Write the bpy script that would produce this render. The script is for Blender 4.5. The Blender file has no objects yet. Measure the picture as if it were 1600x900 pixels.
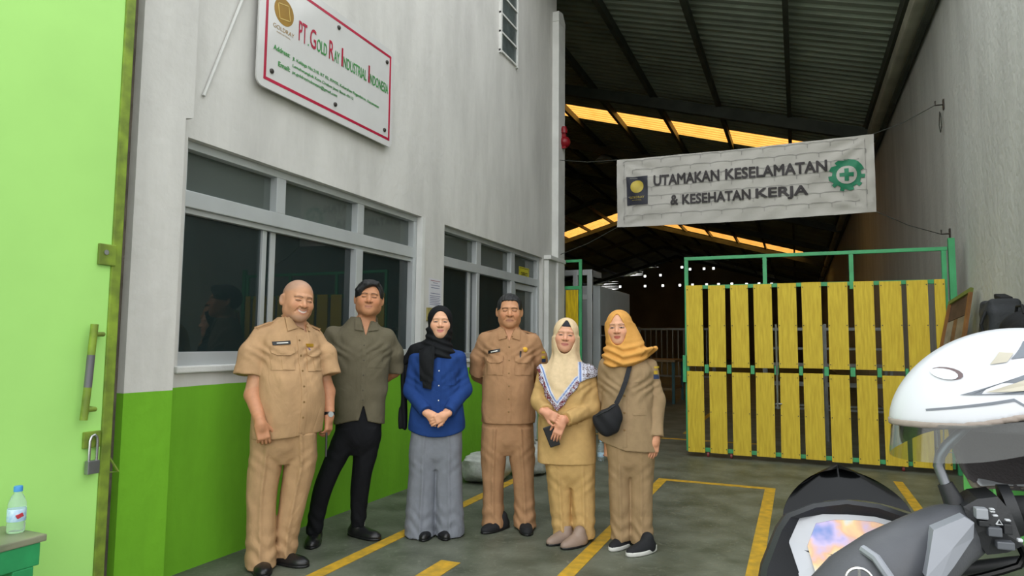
import bpy, bmesh, math, random
import numpy as np
from math import sin, cos, pi, radians, sqrt, atan2
from mathutils import Vector, Matrix
random.seed(7)
S = bpy.context.scene
COL = S.collection

# ------------------------------------------------------------------ camera
F_PX, YAW, PITCH, ROLL, EYE = 1040.0, radians(23.2), radians(4.65), radians(0.5), 1.33
_f0 = Vector((-sin(YAW), cos(YAW), 0)); _r0 = Vector((cos(YAW), sin(YAW), 0)); _up = Vector((0, 0, 1))
_fw = _f0*cos(PITCH) + _up*sin(PITCH); _u0 = _up*cos(PITCH) - _f0*sin(PITCH)
_rr = _r0*cos(ROLL) + _u0*sin(ROLL); _uu = _u0*cos(ROLL) - _r0*sin(ROLL)
cd = bpy.data.cameras.new('camera'); cam = bpy.data.objects.new('camera', cd); COL.objects.link(cam)
m = Matrix((_rr, _uu, -_fw)).transposed().to_4x4(); m.translation = Vector((0, 0, EYE))
cam.matrix_world = m
cd.sensor_width = 36.0; cd.lens = F_PX/1600*36; cd.clip_start = 0.02; cd.clip_end = 300
S.camera = cam

# ------------------------------------------------------------------ world, light, exposure
w = bpy.data.worlds.new('overcast_sky'); S.world = w; w.use_nodes = True
nt = w.node_tree; bg = nt.nodes['Background']
tc = nt.nodes.new('ShaderNodeTexCoord'); sp = nt.nodes.new('ShaderNodeSeparateXYZ'); cr = nt.nodes.new('ShaderNodeValToRGB')
nt.links.new(tc.outputs['Generated'], sp.inputs[0]); nt.links.new(sp.outputs['Z'], cr.inputs[0]); nt.links.new(cr.outputs[0], bg.inputs['Color'])
cr.color_ramp.elements[0].position = 0.0; cr.color_ramp.elements[0].color = (1.0, 0.99, 0.96, 1)
cr.color_ramp.elements[1].position = 1.0; cr.color_ramp.elements[1].color = (0.90, 0.95, 1.0, 1)
bg.inputs['Strength'].default_value = 2.4
sd = bpy.data.lights.new('hazy_sun', 'SUN'); sun = bpy.data.objects.new('hazy_sun', sd); COL.objects.link(sun)
sd.energy = 0.7; sd.angle = radians(50); sd.color = (1.0, 0.96, 0.9)
sun.rotation_euler = Vector((0.22, 0.80, -0.58)).to_track_quat('-Z', 'Y').to_euler()
S.view_settings.view_transform = 'Standard'; S.view_settings.look = 'None'
S.view_settings.gamma = 1.0; S.view_settings.use_curve_mapping = False
S.view_settings.exposure = 0.0

# ------------------------------------------------------------------ helpers
def lin(c):
    if isinstance(c, str):
        c = [int(c[i:i+2], 16)/255 for i in (0, 2, 4)]
    return [x/12.92 if x <= 0.04045 else ((x+0.055)/1.055)**2.4 for x in c]

def mat(name, col, rough=0.6, metal=0.0, var=0.12, scale=6.0, bump=0.0, bscale=40.0, spec=0.4, col2=None, stretch=(1, 1, 1), coat=0.0, trans=0.0, alpha=1.0, emit=None, estr=0.0, detail=4.0):
    """principled material with a noise-driven colour variation and fine relief"""
    mt = bpy.data.materials.new(name); mt.use_nodes = True
    n = mt.node_tree.nodes; l = mt.node_tree.links; b = n['Principled BSDF']
    c = lin(col); c2 = lin(col2) if col2 else [x*(1-var*2.2) for x in c]
    t = n.new('ShaderNodeTexCoord'); mp = n.new('ShaderNodeMapping'); mp.inputs['Scale'].default_value = stretch
    l.new(t.outputs['Object'], mp.inputs[0])
    nz = n.new('ShaderNodeTexNoise'); nz.inputs['Scale'].default_value = scale; nz.inputs['Detail'].default_value = detail
    l.new(mp.outputs[0], nz.inputs[0])
    r = n.new('ShaderNodeValToRGB'); r.color_ramp.elements[0].position = 0.35; r.color_ramp.elements[1].position = 0.68
    r.color_ramp.elements[0].color = (*c2, 1); r.color_ramp.elements[1].color = (*c, 1)
    l.new(nz.outputs[0], r.inputs[0]); l.new(r.outputs[0], b.inputs['Base Color'])
    b.inputs['Roughness'].default_value = rough; b.inputs['Metallic'].default_value = metal
    b.inputs['Specular IOR Level'].default_value = spec; b.inputs['Coat Weight'].default_value = coat
    b.inputs['Transmission Weight'].default_value = trans; b.inputs['Alpha'].default_value = alpha
    if emit: b.inputs['Emission Color'].default_value = (*lin(emit), 1); b.inputs['Emission Strength'].default_value = estr
    if bump:
        n2 = n.new('ShaderNodeTexNoise'); n2.inputs['Scale'].default_value = bscale; n2.inputs['Detail'].default_value = 3
        bp = n.new('ShaderNodeBump'); bp.inputs['Strength'].default_value = bump; bp.inputs['Distance'].default_value = 0.02
        l.new(mp.outputs[0], n2.inputs[0]); l.new(n2.outputs[0], bp.inputs['Height']); l.new(bp.outputs[0], b.inputs['Normal'])
    return mt

def thin_glass(name, tint, refl=1.0, rough=0.0, ior=1.5):
    mt = bpy.data.materials.new(name); mt.use_nodes = True
    n = mt.node_tree.nodes; l = mt.node_tree.links; n.remove(n['Principled BSDF'])
    tr = n.new('ShaderNodeBsdfTransparent'); tr.inputs[0].default_value = (*tint, 1)
    g = n.new('ShaderNodeBsdfGlossy'); g.inputs['Roughness'].default_value = rough; g.inputs['Color'].default_value = (refl, refl, refl, 1)
    fr = n.new('ShaderNodeFresnel'); fr.inputs['IOR'].default_value = ior
    mx = n.new('ShaderNodeMixShader'); l.new(fr.outputs[0], mx.inputs[0]); l.new(tr.outputs[0], mx.inputs[1]); l.new(g.outputs[0], mx.inputs[2])
    l.new(mx.outputs[0], n['Material Output'].inputs[0]); return mt

def wloc(o):
    v = Vector((0, 0, 0))
    while o is not None: v += o.location; o = o.parent
    return v

def tag(o, label=None, cat=None, group=None, kind=None):
    for k, v in (('label', label), ('category', cat), ('group', group), ('kind', kind)):
        if v: o[k] = v
    return o

def thing(name, loc, label, cat, group=None, rotz=0.0):
    o = bpy.data.objects.new(name, None); COL.objects.link(o); o.empty_display_size = 0.1
    o.location = loc; o.rotation_euler = (0, 0, rotz); return tag(o, label, cat, group)

def link(name, me, mt, parent=None, smooth=False):
    if mt is not None and not me.materials: me.materials.append(mt)
    if smooth:
        me.polygons.foreach_set('use_smooth', [True]*len(me.polygons))
    o = bpy.data.objects.new(name, me); COL.objects.link(o)
    if parent is not None: o.parent = parent
    return o

def obj(name, bm, mt, parent=None, world=True, smooth=False, kind=None):
    """link a bmesh as one mesh object; world=True: coordinates are world, parent chain is translation only"""
    if parent is not None and world:
        bmesh.ops.translate(bm, verts=bm.verts, vec=-wloc(parent))
    me = bpy.data.meshes.new(name); bm.to_mesh(me); bm.free()
    o = link(name, me, mt, parent, smooth)
    if smooth: 
        try: me.set_sharp_from_angle(angle=radians(40))
        except Exception: pass
    if kind: o['kind'] = kind
    return o

def B(): return bmesh.new()
def box(bm, x0, x1, y0, y1, z0, z1, bev=0.0):
    g = bmesh.ops.create_cube(bm, size=1.0); vs = g['verts']
    for v in vs: v.co = Vector((x0+(v.co.x+.5)*(x1-x0), y0+(v.co.y+.5)*(y1-y0), z0+(v.co.z+.5)*(z1-z0)))
    if bev:
        es = list({e for v in vs for e in v.link_edges})
        bmesh.ops.bevel(bm, geom=es, offset=bev, segments=2, affect='EDGES', profile=0.6)
    return bm
def obox(bm, c, ax, ay, az, bev=0.0):
    """oriented box: centre and three half-axis vectors"""
    n0 = len(bm.verts)
    g = bmesh.ops.create_cube(bm, size=2.0); c = Vector(c); ax, ay, az = Vector(ax), Vector(ay), Vector(az)
    vs = g['verts']
    for v in vs: v.co = c + ax*v.co.x + ay*v.co.y + az*v.co.z
    if bev:
        es = list({e for v in vs for e in v.link_edges}); bmesh.ops.bevel(bm, geom=es, offset=bev, segments=2, affect='EDGES', profile=0.6)
    return bm
def bar(bm, a, b, w, h, up=(0, 0, 1), bev=0.0):
    a, b = Vector(a), Vector(b); d = (b-a); u = Vector(up); s = d.cross(u).normalized(); u = s.cross(d).normalized()
    return obox(bm, (a+b)/2, d/2, s*w/2, u*h/2, bev)
def tube(bm, pts, r, seg=10, caps=True):
    pts = [Vector(p) for p in pts]; rs = r if isinstance(r, (list, tuple)) else [r]*len(pts)
    rings = []; prev = None
    for i, p in enumerate(pts):
        d = (pts[min(i+1, len(pts)-1)] - pts[max(i-1, 0)]).normalized()
        if prev is None:
            a = Vector((0, 0, 1)) if abs(d.z) < .9 else Vector((1, 0, 0)); u = d.cross(a).normalized()
        else:
            u = (prev - d*prev.dot(d)).normalized()
        prev = u; v = d.cross(u)
        rings.append([bm.verts.new(p + (u*cos(2*pi*k/seg) + v*sin(2*pi*k/seg))*rs[i]) for k in range(seg)])
    for a, b in zip(rings, rings[1:]):
        for k in range(seg): bm.faces.new((a[k], a[(k+1) % seg], b[(k+1) % seg], b[k]))
    if caps:
        bm.faces.new(rings[0][::-1]); bm.faces.new(rings[-1])
    return bm
def lathe(bm, prof, c=(0, 0, 0), seg=20):
    """prof: list of (radius, z)"""
    c = Vector(c); rings = []
    for r, z in prof:
        rings.append([bm.verts.new(c + Vector((max(r, 1e-4)*cos(2*pi*k/seg), max(r, 1e-4)*sin(2*pi*k/seg), z))) for k in range(seg)])
    for a, b in zip(rings, rings[1:]):
        for k in range(seg): bm.faces.new((a[k], a[(k+1) % seg], b[(k+1) % seg], b[k]))
    bm.faces.new(rings[0][::-1]); bm.faces.new(rings[-1]); return bm
def prism(bm, poly, o, u, v, n, t):
    """polygon (list of 2D) in frame o,u,v extruded by t along n"""
    o, u, v, n = Vector(o), Vector(u), Vector(v), Vector(n)
    a = [bm.verts.new(o+u*p[0]+v*p[1]) for p in poly]; b = [bm.verts.new(o+u*p[0]+v*p[1]+n*t) for p in poly]
    bm.faces.new(a[::-1]); bm.faces.new(b); k = len(poly)
    for i in range(k): bm.faces.new((a[i], a[(i+1) % k], b[(i+1) % k], b[i]))
    return bm
def rrect(x0, x1, y0, y1, r, seg=5):
    pts = []
    for cx, cy, a0 in ((x1-r, y0+r, -90), (x1-r, y1-r, 0), (x0+r, y1-r, 90), (x0+r, y0+r, 180)):
        for k in range(seg+1):
            a = radians(a0+90*k/seg); pts.append((cx+r*cos(a), cy+r*sin(a)))
    return pts
def text_mesh(body, bold=0.0, shear=0.0, sub=0, extrude=0.0):
    """text as a bmesh in a unit frame (x right, y up), fitted later"""
    cu = bpy.data.curves.new('lettering', 'FONT'); cu.body = body; cu.offset = 0.0; cu.shear = shear; cu.resolution_u = 3; cu.extrude = extrude
    o = bpy.data.objects.new('lettering', cu); COL.objects.link(o)
    dg = bpy.context.evaluated_depsgraph_get(); dg.update()
    me = bpy.data.meshes.new_from_object(o.evaluated_get(dg)); bm = B(); bm.from_mesh(me)
    bpy.data.objects.remove(o); bpy.data.curves.remove(cu)
    if bold:      # heavier strokes: the outline repeated with small shifts
        bm.free(); bm = B()
        for i, (dx, dy) in enumerate(((-1, 0), (0, 0), (1, 0), (-.5, .8), (.5, -.8), (.5, .8), (-.5, -.8))):
            n0 = len(bm.verts); bm.from_mesh(me); bm.verts.ensure_lookup_table()
            for q in bm.verts[n0:]: q.co += Vector((dx*bold, dy*bold, i*.0003))
    bpy.data.meshes.remove(me)
    if sub:
        bmesh.ops.triangulate(bm, faces=bm.faces); bmesh.ops.subdivide_edges(bm, edges=[e for e in bm.edges if e.calc_length() > .12], cuts=sub)
    return bm
def fit_text(body, o, u, v, x0, x1, y0, y1, n, bold=0.0, fn=None, sub=0, lift=0.002):
    """lettering laid flat on the plane o + u*x + v*y, fitted to a rectangle; fn displaces along n"""
    bm = text_mesh(body, bold, sub=sub); o, u, v, n = Vector(o), Vector(u), Vector(v), Vector(n)
    xs = [q.co.x for q in bm.verts]; ys = [q.co.y for q in bm.verts]
    a, b, c, d = min(xs), max(xs), min(ys), max(ys)
    for q in bm.verts:
        X = x0+(q.co.x-a)/(b-a)*(x1-x0); Y = y0+(q.co.y-c)/max(d-c, 1e-6)*(y1-y0)
        q.co = o+u*X+v*Y+n*(lift+q.co.z+(fn(X, Y) if fn else 0))
    return bm
def struct(name, bm, mt, parent=None, **k):
    o = obj(name, bm, mt, parent, **k)
    if parent is None: o['kind'] = 'structure'
    return o
# ------------------------------------------------------------------ materials of the setting
def zsplit_mat(name, low, high, z, wob=0.012, rough=0.75, stain=0.10, bump=0.25):
    """wall paint: one colour below a height, another above, with worn patches"""
    mt = bpy.data.materials.new(name); mt.use_nodes = True
    n = mt.node_tree.nodes; l = mt.node_tree.links; b = n['Principled BSDF']
    t = n.new('ShaderNodeTexCoord'); sx = n.new('ShaderNodeSeparateXYZ'); l.new(t.outputs['Object'], sx.inputs[0])
    nz = n.new('ShaderNodeTexNoise'); nz.inputs['Scale'].default_value = 3.0; nz.inputs['Detail'].default_value = 6; l.new(t.outputs['Object'], nz.inputs[0])
    ma = n.new('ShaderNodeMath'); ma.operation = 'MULTIPLY_ADD'; ma.inputs[1].default_value = wob; l.new(nz.outputs[0], ma.inputs[0]); l.new(sx.outputs['Z'], ma.inputs[2])
    gt = n.new('ShaderNodeMath'); gt.operation = 'GREATER_THAN'; gt.inputs[1].default_value = z; l.new(ma.outputs[0], gt.inputs[0])
    mp = n.new('ShaderNodeMapping'); mp.inputs['Scale'].default_value = (2.2, 2.2, 0.55); l.new(t.outputs['Object'], mp.inputs[0])
    n2 = n.new('ShaderNodeTexNoise'); n2.inputs['Scale'].default_value = 1.3; n2.inputs['Detail'].default_value = 7; n2.inputs['Roughness'].default_value = 0.62; l.new(mp.outputs[0], n2.inputs[0])
    def ramp(c):
        c = lin(c); r = n.new('ShaderNodeValToRGB'); r.color_ramp.elements[0].position = .3; r.color_ramp.elements[1].position = .62
        r.color_ramp.elements[0].color = (*[x*(1-stain*2) for x in c], 1); r.color_ramp.elements[1].color = (*c, 1); l.new(n2.outputs[0], r.inputs[0]); return r
    a, h = ramp(low), ramp(high)
    mx = n.new('ShaderNodeMix'); mx.data_type = 'RGBA'; l.new(gt.outputs[0], mx.inputs[0]); l.new(a.outputs[0], mx.inputs[6]); l.new(h.outputs[0], mx.inputs[7])
    l.new(mx.outputs[2], b.inputs['Base Color']); b.inputs['Roughness'].default_value = rough; b.inputs['Specular IOR Level'].default_value = .25
    n3 = n.new('ShaderNodeTexNoise'); n3.inputs['Scale'].default_value = 14; n3.inputs['Detail'].default_value = 5; l.new(t.outputs['Object'], n3.inputs[0])
    bp = n.new('ShaderNodeBump'); bp.inputs['Strength'].default_value = bump; bp.inputs['Distance'].default_value = .02; l.new(n3.outputs[0], bp.inputs['Height']); l.new(bp.outputs[0], b.inputs['Normal'])
    return mt
M_wall = zsplit_mat('wall_paint', '72B32A', 'CFCEC9', 1.062)
M_wallr = zsplit_mat('right_wall_plaster', 'BFC2BC', 'C6C8C2', -1.0, stain=.10, bump=.5)
M_floor = mat('floor_paint', '6C7063', .48, var=.16, scale=3.2, col2='4A4F42', bump=.12, bscale=30, detail=9, spec=.35)
def scuffed(mt):
    """pale scuffs and dark spots over the painted concrete"""
    n = mt.node_tree.nodes; l = mt.node_tree.links; b = n['Principled BSDF']; src = b.inputs['Base Color'].links[0].from_socket
    t = n.new('ShaderNodeTexCoord'); nz = n.new('ShaderNodeTexNoise'); nz.inputs['Scale'].default_value = 16; nz.inputs['Detail'].default_value = 12; nz.inputs['Roughness'].default_value = .82; nz.inputs['Distortion'].default_value = 1.5
    l.new(t.outputs['Object'], nz.inputs[0]); r = n.new('ShaderNodeValToRGB'); r.color_ramp.elements[0].position = .54; r.color_ramp.elements[1].position = .72
    r.color_ramp.elements[0].color = (0, 0, 0, 1); r.color_ramp.elements[1].color = (.55, .55, .55, 1); l.new(nz.outputs[0], r.inputs[0])
    mx = n.new('ShaderNodeMix'); mx.data_type = 'RGBA'; l.new(r.outputs[0], mx.inputs[0]); l.new(src, mx.inputs[6]); mx.inputs[7].default_value = (*lin('A3A596'), 1)
    l.new(mx.outputs[2], b.inputs['Base Color'])
scuffed(M_floor)
M_line = mat('line_paint', 'D2A32A', .6, var=.2, scale=14, col2='A98A30', detail=8)
M_roof = mat('roof_sheet', 'A3AD9C', .55, var=.15, scale=1.0, metal=.1)
M_steel = mat('roof_steel', '4E5349', .6, var=.15, scale=3)
M_beam = mat('beam_grey', 'C9C7B4', .6, var=.12, scale=2)
M_alu = mat('window_aluminium', 'C3C8C9', .38, metal=.35, var=.05, scale=3)
M_white = mat('white_paint', 'D9DAD6', .6, var=.06, scale=4, bump=.1)
M_glass = thin_glass('tinted_glass', (.20, .25, .25), .95)
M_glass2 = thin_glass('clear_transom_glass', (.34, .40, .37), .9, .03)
for _g, _c, _k in ((M_glass2, (.36, .42, .39, 1), .20), (M_glass, (.20, .34, .34, 1), .055)):      # diffuse haze mixed in to lighten the panes, in place of reflected light
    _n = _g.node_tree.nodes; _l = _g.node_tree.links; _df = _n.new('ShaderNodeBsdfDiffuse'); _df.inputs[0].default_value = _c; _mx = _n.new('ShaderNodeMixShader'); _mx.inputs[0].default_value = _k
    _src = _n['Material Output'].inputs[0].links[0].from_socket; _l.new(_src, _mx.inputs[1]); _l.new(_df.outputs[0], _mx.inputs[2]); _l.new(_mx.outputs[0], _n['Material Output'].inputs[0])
M_office = mat('office_wall', '6F7A72', .8, var=.06)
M_farwall = mat('far_wall', 'A89E7E', .85, var=.15, scale=.4)

# translucent yellow roof sheets, lit by the sky above them
M_sky = bpy.data.materials.new('yellow_skylight_sheet'); M_sky.use_nodes = True
_n = M_sky.node_tree.nodes; _l = M_sky.node_tree.links; _n.remove(_n['Principled BSDF'])
_t = _n.new('ShaderNodeBsdfTranslucent'); _d = _n.new('ShaderNodeBsdfTransparent'); _x = _n.new('ShaderNodeMixShader')
_w = _n.new('ShaderNodeTexNoise'); _w.inputs['Scale'].default_value = 3; _cr = _n.new('ShaderNodeValToRGB')
_cr.color_ramp.elements[0].color = (.85, .36, .05, 1); _cr.color_ramp.elements[1].color = (1.0, .58, .14, 1)
_l.new(_w.outputs[0], _cr.inputs[0]); _l.new(_cr.outputs[0], _t.inputs[0]); _l.new(_cr.outputs[0], _d.inputs[0])
_x.inputs[0].default_value = .30; _l.new(_t.outputs[0], _x.inputs[1]); _l.new(_d.outputs[0], _x.inputs[2]); _l.new(_x.outputs[0], _n['Material Output'].inputs[0])

# ------------------------------------------------------------------ floor and its painted lines
bm = B(); bmesh.ops.create_grid(bm, x_segments=8, y_segments=8, size=.5)
for v in bm.verts: v.co = Vector((-40+(v.co.x+.5)*70, -30+(v.co.y+.5)*100, 0))
floor = struct('floor', bm, M_floor)
def line(x0, x1, y0, y1):
    obj('floor_line', box(B(), x0, x1, y0, y1, .0005, .003), M_line, floor)
line(-2.59, -2.50, 2.3, 7.6); line(-2.03, -1.90, 2.9, 3.68); line(-1.295, -1.205, 3.0, 6.75)
line(-1.205, -.31, 6.67, 6.75); line(-.31, -.22, 3.6, 6.75); line(.83, .91, 6.0, 7.6); line(-3.2, -.5, 9.55, 9.63); line(-1.6, -1.52, 10.2, 14.5)

# ------------------------------------------------------------------ left wall (office front) with its openings
WX, WT = -3.28, .16
Y1a, Y1b, Y2a, Y2b, ZS, ZT = 2.78, 5.45, 5.895, 8.745, 1.17, 2.52
YC, ZR = 9.30, 7.35
bm = B()
def wl(y0, y1, z0, z1, x0=WX-WT, x1=WX): box(bm, x0, x1, y0, y1, z0, z1)
wl(-.5, Y1a, 0, ZR); wl(Y1a, Y1b, 0, ZS); wl(Y1b, Y2a, 0, ZT); wl(Y2a, 7.86, 0, ZS-.02); wl(Y2b, YC, 0, ZT); wl(Y1a, YC, ZT, ZR)
wall_left = struct('wall_left', bm, M_wall)
bm = B(); prism(bm, [(2.33, 0), (2.615, 0), (2.615, 2.56), (2.665, 2.575), (2.665, ZR), (2.33, ZR)], (WX-.05, 0, 0), (0, 1, 0), (0, 0, 1), (1, 0, 0), .22)
obj('pilaster', bm, M_wall, wall_left)
bm = B()
for y0, y1 in ((2.3, 2.62), ): box(bm, WX-.10, WX+.03, y0, y1, 0, .02)
bm.free()
# corner post of the office with its angled cap, and a pipe run beside the doorway
post = B(); box(post, WX-.02, WX+.10, 9.12, 9.42, 0, 6.15, .012)
prism(post, [(9.12, 6.15), (9.42, 6.15), (9.42, 6.22), (9.3, 6.34), (9.12, 6.30)], (WX-.02, 0, 0), (0, 1, 0), (0, 0, 1), (1, 0, 0), .12)
struct('trim_1', post, M_white)
pl = B(); box(pl, WX, WX+.07, 8.80, 9.10, 0, 2.50, .01); box(pl, WX, WX+.11, 8.78, 9.45, 2.50, 2.56, .01)
struct('trim_2', pl, M_white)
# office room behind the glass
bm = B(); box(bm, -8.2, -8.1, 2.3, 9.3, 0, 3.0); struct('wall_office_back', bm, M_office)
bm = B(); box(bm, -8.1, WX-WT, 2.2, 2.3, 0, 3.0); struct('wall_office_near', bm, M_office)
bm = B(); box(bm, -8.1, WX-WT, 9.2, 9.3, 0, ZR+1.2); struct('wall_office_far', bm, M_office)
bm = B(); box(bm, -8.1, WX-WT, 2.2, 9.3, 3.0, 3.1); struct('ceiling_office', bm, mat('office_ceiling', 'C9CEC6', .8))

# ------------------------------------------------------------------ windows
GX = WX-.115   # glass plane
def frame_bar(p, y0, y1, z0, z1, x0=WX-.15, x1=WX-.05, bev=.004):
    if z1-z0 > y1-y0: x0 += .002; x1 -= .002; y0 += .0005
    obj('frame_bar', box(B(), x0, x1, y0, y1, z0, z1, bev), M_alu, p)
def pane(p, y0, y1, z0, z1, mt): obj('pane', box(B(), GX-.003, GX+.003, y0, y1, z0, z1), mt, p)
w1 = bpy.data.objects.new('window_1', None); COL.objects.link(w1); w1.location = (WX, (Y1a+Y1b)/2, ZS); w1['kind'] = 'structure'
ZM = 2.17
frame_bar(w1, Y1a, Y1b, ZT-.05, ZT); frame_bar(w1, Y1a, Y1b, ZM-.05, ZM+.05); frame_bar(w1, Y1a, Y1b, ZM-.085, ZM-.05, WX-.135, WX-.075)
frame_bar(w1, Y1a, Y1b, ZS, ZS+.085); frame_bar(w1, Y1a, Y1a+.05, ZS+.05, ZT-.05); frame_bar(w1, Y1b-.06, Y1b, ZS+.05, ZT-.05)
for y in (3.62, 4.555): frame_bar(w1, y-.045, y+.045, ZM+.05, ZT-.05); 
frame_bar(w1, 4.51, 4.60, ZS+.05, ZM-.085); frame_bar(w1, 3.585, 3.635, ZS+.05, ZM-.085, WX-.145, WX-.10); frame_bar(w1, 3.50, 3.54, ZS+.05, ZM-.085, WX-.125, WX-.09)
ys = [Y1a+.05, 3.575, 3.665, 4.51, 4.60, Y1b-.06]
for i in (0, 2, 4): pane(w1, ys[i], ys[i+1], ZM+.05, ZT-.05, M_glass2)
pane(w1, Y1a+.05, 3.585, ZS+.05, ZM-.085, M_glass); pane(w1, 3.635, 4.51, ZS+.05, ZM-.085, M_glass); pane(w1, 4.60, Y1b-.06, ZS+.05, ZM-.085, M_glass)
obj('window_sill', box(B(), WX-.05, WX+.025, Y1a-.02, Y1b+.02, ZS-.035, ZS+.005, .008), M_white, w1)
obj('casing', box(B(), WX-.05, WX+.012, Y1b-.008, Y1b+.045, ZS+.004, ZT-.002, .003), M_white, w1)

w2 = bpy.data.objects.new('window_2', None); COL.objects.link(w2); w2.location = (WX, (Y2a+Y2b)/2, ZS); w2['kind'] = 'structure'
frame_bar(w2, Y2a, Y2b, ZT-.05, ZT); frame_bar(w2, Y2a, Y2b, ZM-.06, ZM+.04); frame_bar(w2, Y2a, Y2a+.05, ZS, ZT-.05); frame_bar(w2, Y2b-.07, Y2b, .0, ZT-.05)
frame_bar(w2, Y2a+.05, 7.80, ZS-.02, ZS+.04)
for y in (6.80, 7.80): frame_bar(w2, y-.06, y+.06, ZM+.04, ZT-.05)
frame_bar(w2, 6.76, 6.83, ZS+.04, ZM-.06); frame_bar(w2, 6.63, 6.68, ZS+.04, ZM-.06, WX-.125, WX-.09); frame_bar(w2, 7.75, 7.87, 0, ZM-.06)
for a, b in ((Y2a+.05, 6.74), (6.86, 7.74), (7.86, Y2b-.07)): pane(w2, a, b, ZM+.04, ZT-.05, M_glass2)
pane(w2, Y2a+.05, 6.76, ZS+.04, ZM-.06, M_glass); pane(w2, 6.83, 7.75, ZS+.04, ZM-.06, M_glass)
obj('window_sill', box(B(), WX-.05, WX+.02, Y2a, 7.80, ZS-.06, ZS-.02, .008), M_white, w2)

dr = bpy.data.objects.new('door_1', None); COL.objects.link(dr); dr.location = (WX, 8.27, 0); dr['kind'] = 'structure'
for a, b, c, d in ((7.875, 7.96, .01, ZM-.07), (8.58, 8.67, .01, ZM-.07), (7.96, 8.58, ZM-.15, ZM-.07), (7.96, 8.58, .01, .25), (7.96, 8.58, .95, 1.03)):
    obj('door_rail', box(B(), WX-.125, WX-.08, a, b, c, d, .004), M_alu, dr)
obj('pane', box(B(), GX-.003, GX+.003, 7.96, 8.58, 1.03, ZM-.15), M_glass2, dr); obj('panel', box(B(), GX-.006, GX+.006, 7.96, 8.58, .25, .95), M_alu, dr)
obj('door_handle', tube(B(), [(WX-.08, 7.92, 1.0), (WX-.02, 7.92, 1.0), (WX-.02, 7.92, 1.14), (WX-.08, 7.92, 1.14)], .009), M_alu, dr)

# slatted vent window high on the wall
M_dark = mat('dark_opening', '3A403E', .7)
vw = bpy.data.objects.new('window_3', None); COL.objects.link(vw); vw.location = (WX, 7.46, 4.88); vw['kind'] = 'structure'
obj('pane', box(B(), WX, WX+.012, 7.20, 7.70, 4.90, 5.86), mat('dusty_glass', '5E6766', .25, var=.2, spec=.6), vw)
for z in (4.90, 5.14, 5.38, 5.62, 5.86): obj('frame_bar', box(B(), WX, WX+.025, 7.18, 7.72, z-.012, z+.012), M_white, vw)
for y in (7.18, 7.70): obj('frame_bar', box(B(), WX, WX+.03, y, y+.035, 4.87, 5.89), M_white, vw)

# ------------------------------------------------------------------ right wall, far wall, roof
RX = 1.65
bm = B(); box(bm, RX, RX+.2, 2.0, 60, 0, 5.95); wall_right = struct('wall_right', bm, M_wallr)
SL = .29
def rz(x): return 6.3-SL*x if x > -9.3 else 9.0-SL*(-9.3-x)
def corr(name, xa, xb, y0, y1, mt, kind='structure', th=0.0):
    """trapezoidal roof sheeting: ribs run down the slope, repeat along y"""
    prof = []; p = .22; y = y0
    while y < y1-1e-4:
        for dy, dz in ((0, 0), (.07, 0), (.09, .045), (.20, .045), (.22, 0)):
            if y+dy <= y1+1e-4 and (dy < .21): prof.append((y+dy, dz))
        y += p
    prof.append((y1, 0)); bm = B()
    a = [bm.verts.new((xa, yy, rz(xa)+dz)) for yy, dz in prof]; b = [bm.verts.new((xb, yy, rz(xb)+dz)) for yy, dz in prof]
    for i in range(len(prof)-1): bm.faces.new((a[i], b[i], b[i+1], a[i+1]))
    return bm
RY0 = 7.6
segs = [(RY0, 17.27), (18.5, 37.9), (39.9, 61)]
bm = B()
for y0, y1 in segs:
    t = corr('r', 1.78, -9.3, y0, y1, M_roof); me = bpy.data.meshes.new('tmp'); t.to_mesh(me); t.free(); bm.from_mesh(me); bpy.data.meshes.remove(me)
    t = corr('r', -9.3, -20.4, y0, y1, M_roof); me = bpy.data.meshes.new('tmp'); t.to_mesh(me); t.free(); bm.from_mesh(me); bpy.data.meshes.remove(me)
# opaque remainder of the skylight courses
for y0, y1 in ((17.27, 18.5), (37.9, 39.9)):
    for xa, xb in ((1.78, .38), (-18.5, -20.4)):
        t = corr('r', xa, xb, y0, y1, M_roof); me = bpy.data.meshes.new('tmp'); t.to_mesh(me); t.free(); bm.from_mesh(me); bpy.data.meshes.remove(me)
ceiling = struct('ceiling', bm, M_roof)
for y0, y1 in ((17.27, 18.5), (37.9, 39.9)):
    xs = [.38]+[-.05-1.45*k for k in range(0, 6)]+[-9.3]
    for xa, xb in zip(xs, xs[1:]): obj('skylight_sheet', corr('s', xa, xb, y0, y1, M_sky), M_sky, ceiling)
    xs = [-9.3-1.45*k for k in range(0, 7)]
    for xa, xb in zip(xs, xs[1:]): obj('skylight_sheet', corr('s', xa, xb, y0, y1, M_sky), M_sky, ceiling)
for k in range(-1, 14):
    x = -.05-1.45*k
    if -20.3 < x < 1.7: obj('purlin', box(B(), x-.04, x+.04, RY0, 60.5, rz(x)-.19, rz(x)-.012), M_steel, ceiling)
for k in range(1, 9):
    y = 9.0+6.0*k
    for xa, xb in ((1.6, -9.3), (-9.3, -20.2)):
        obj('rafter', bar(B(), (xa, y, rz(xa)-.30), (xb, y, rz(xb)-.30), .12, .24), M_steel, ceiling)
obj('gutter', box(B(), 1.40, RX, RY0-1.5, 60, 5.50, 5.70, .03), M_beam, wall_right)
obj('gutter_pipe', tube(B(), [(1.58, RY0, 5.42), (1.58, 60, 5.42)], .05, 10), M_steel, wall_right)
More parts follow.
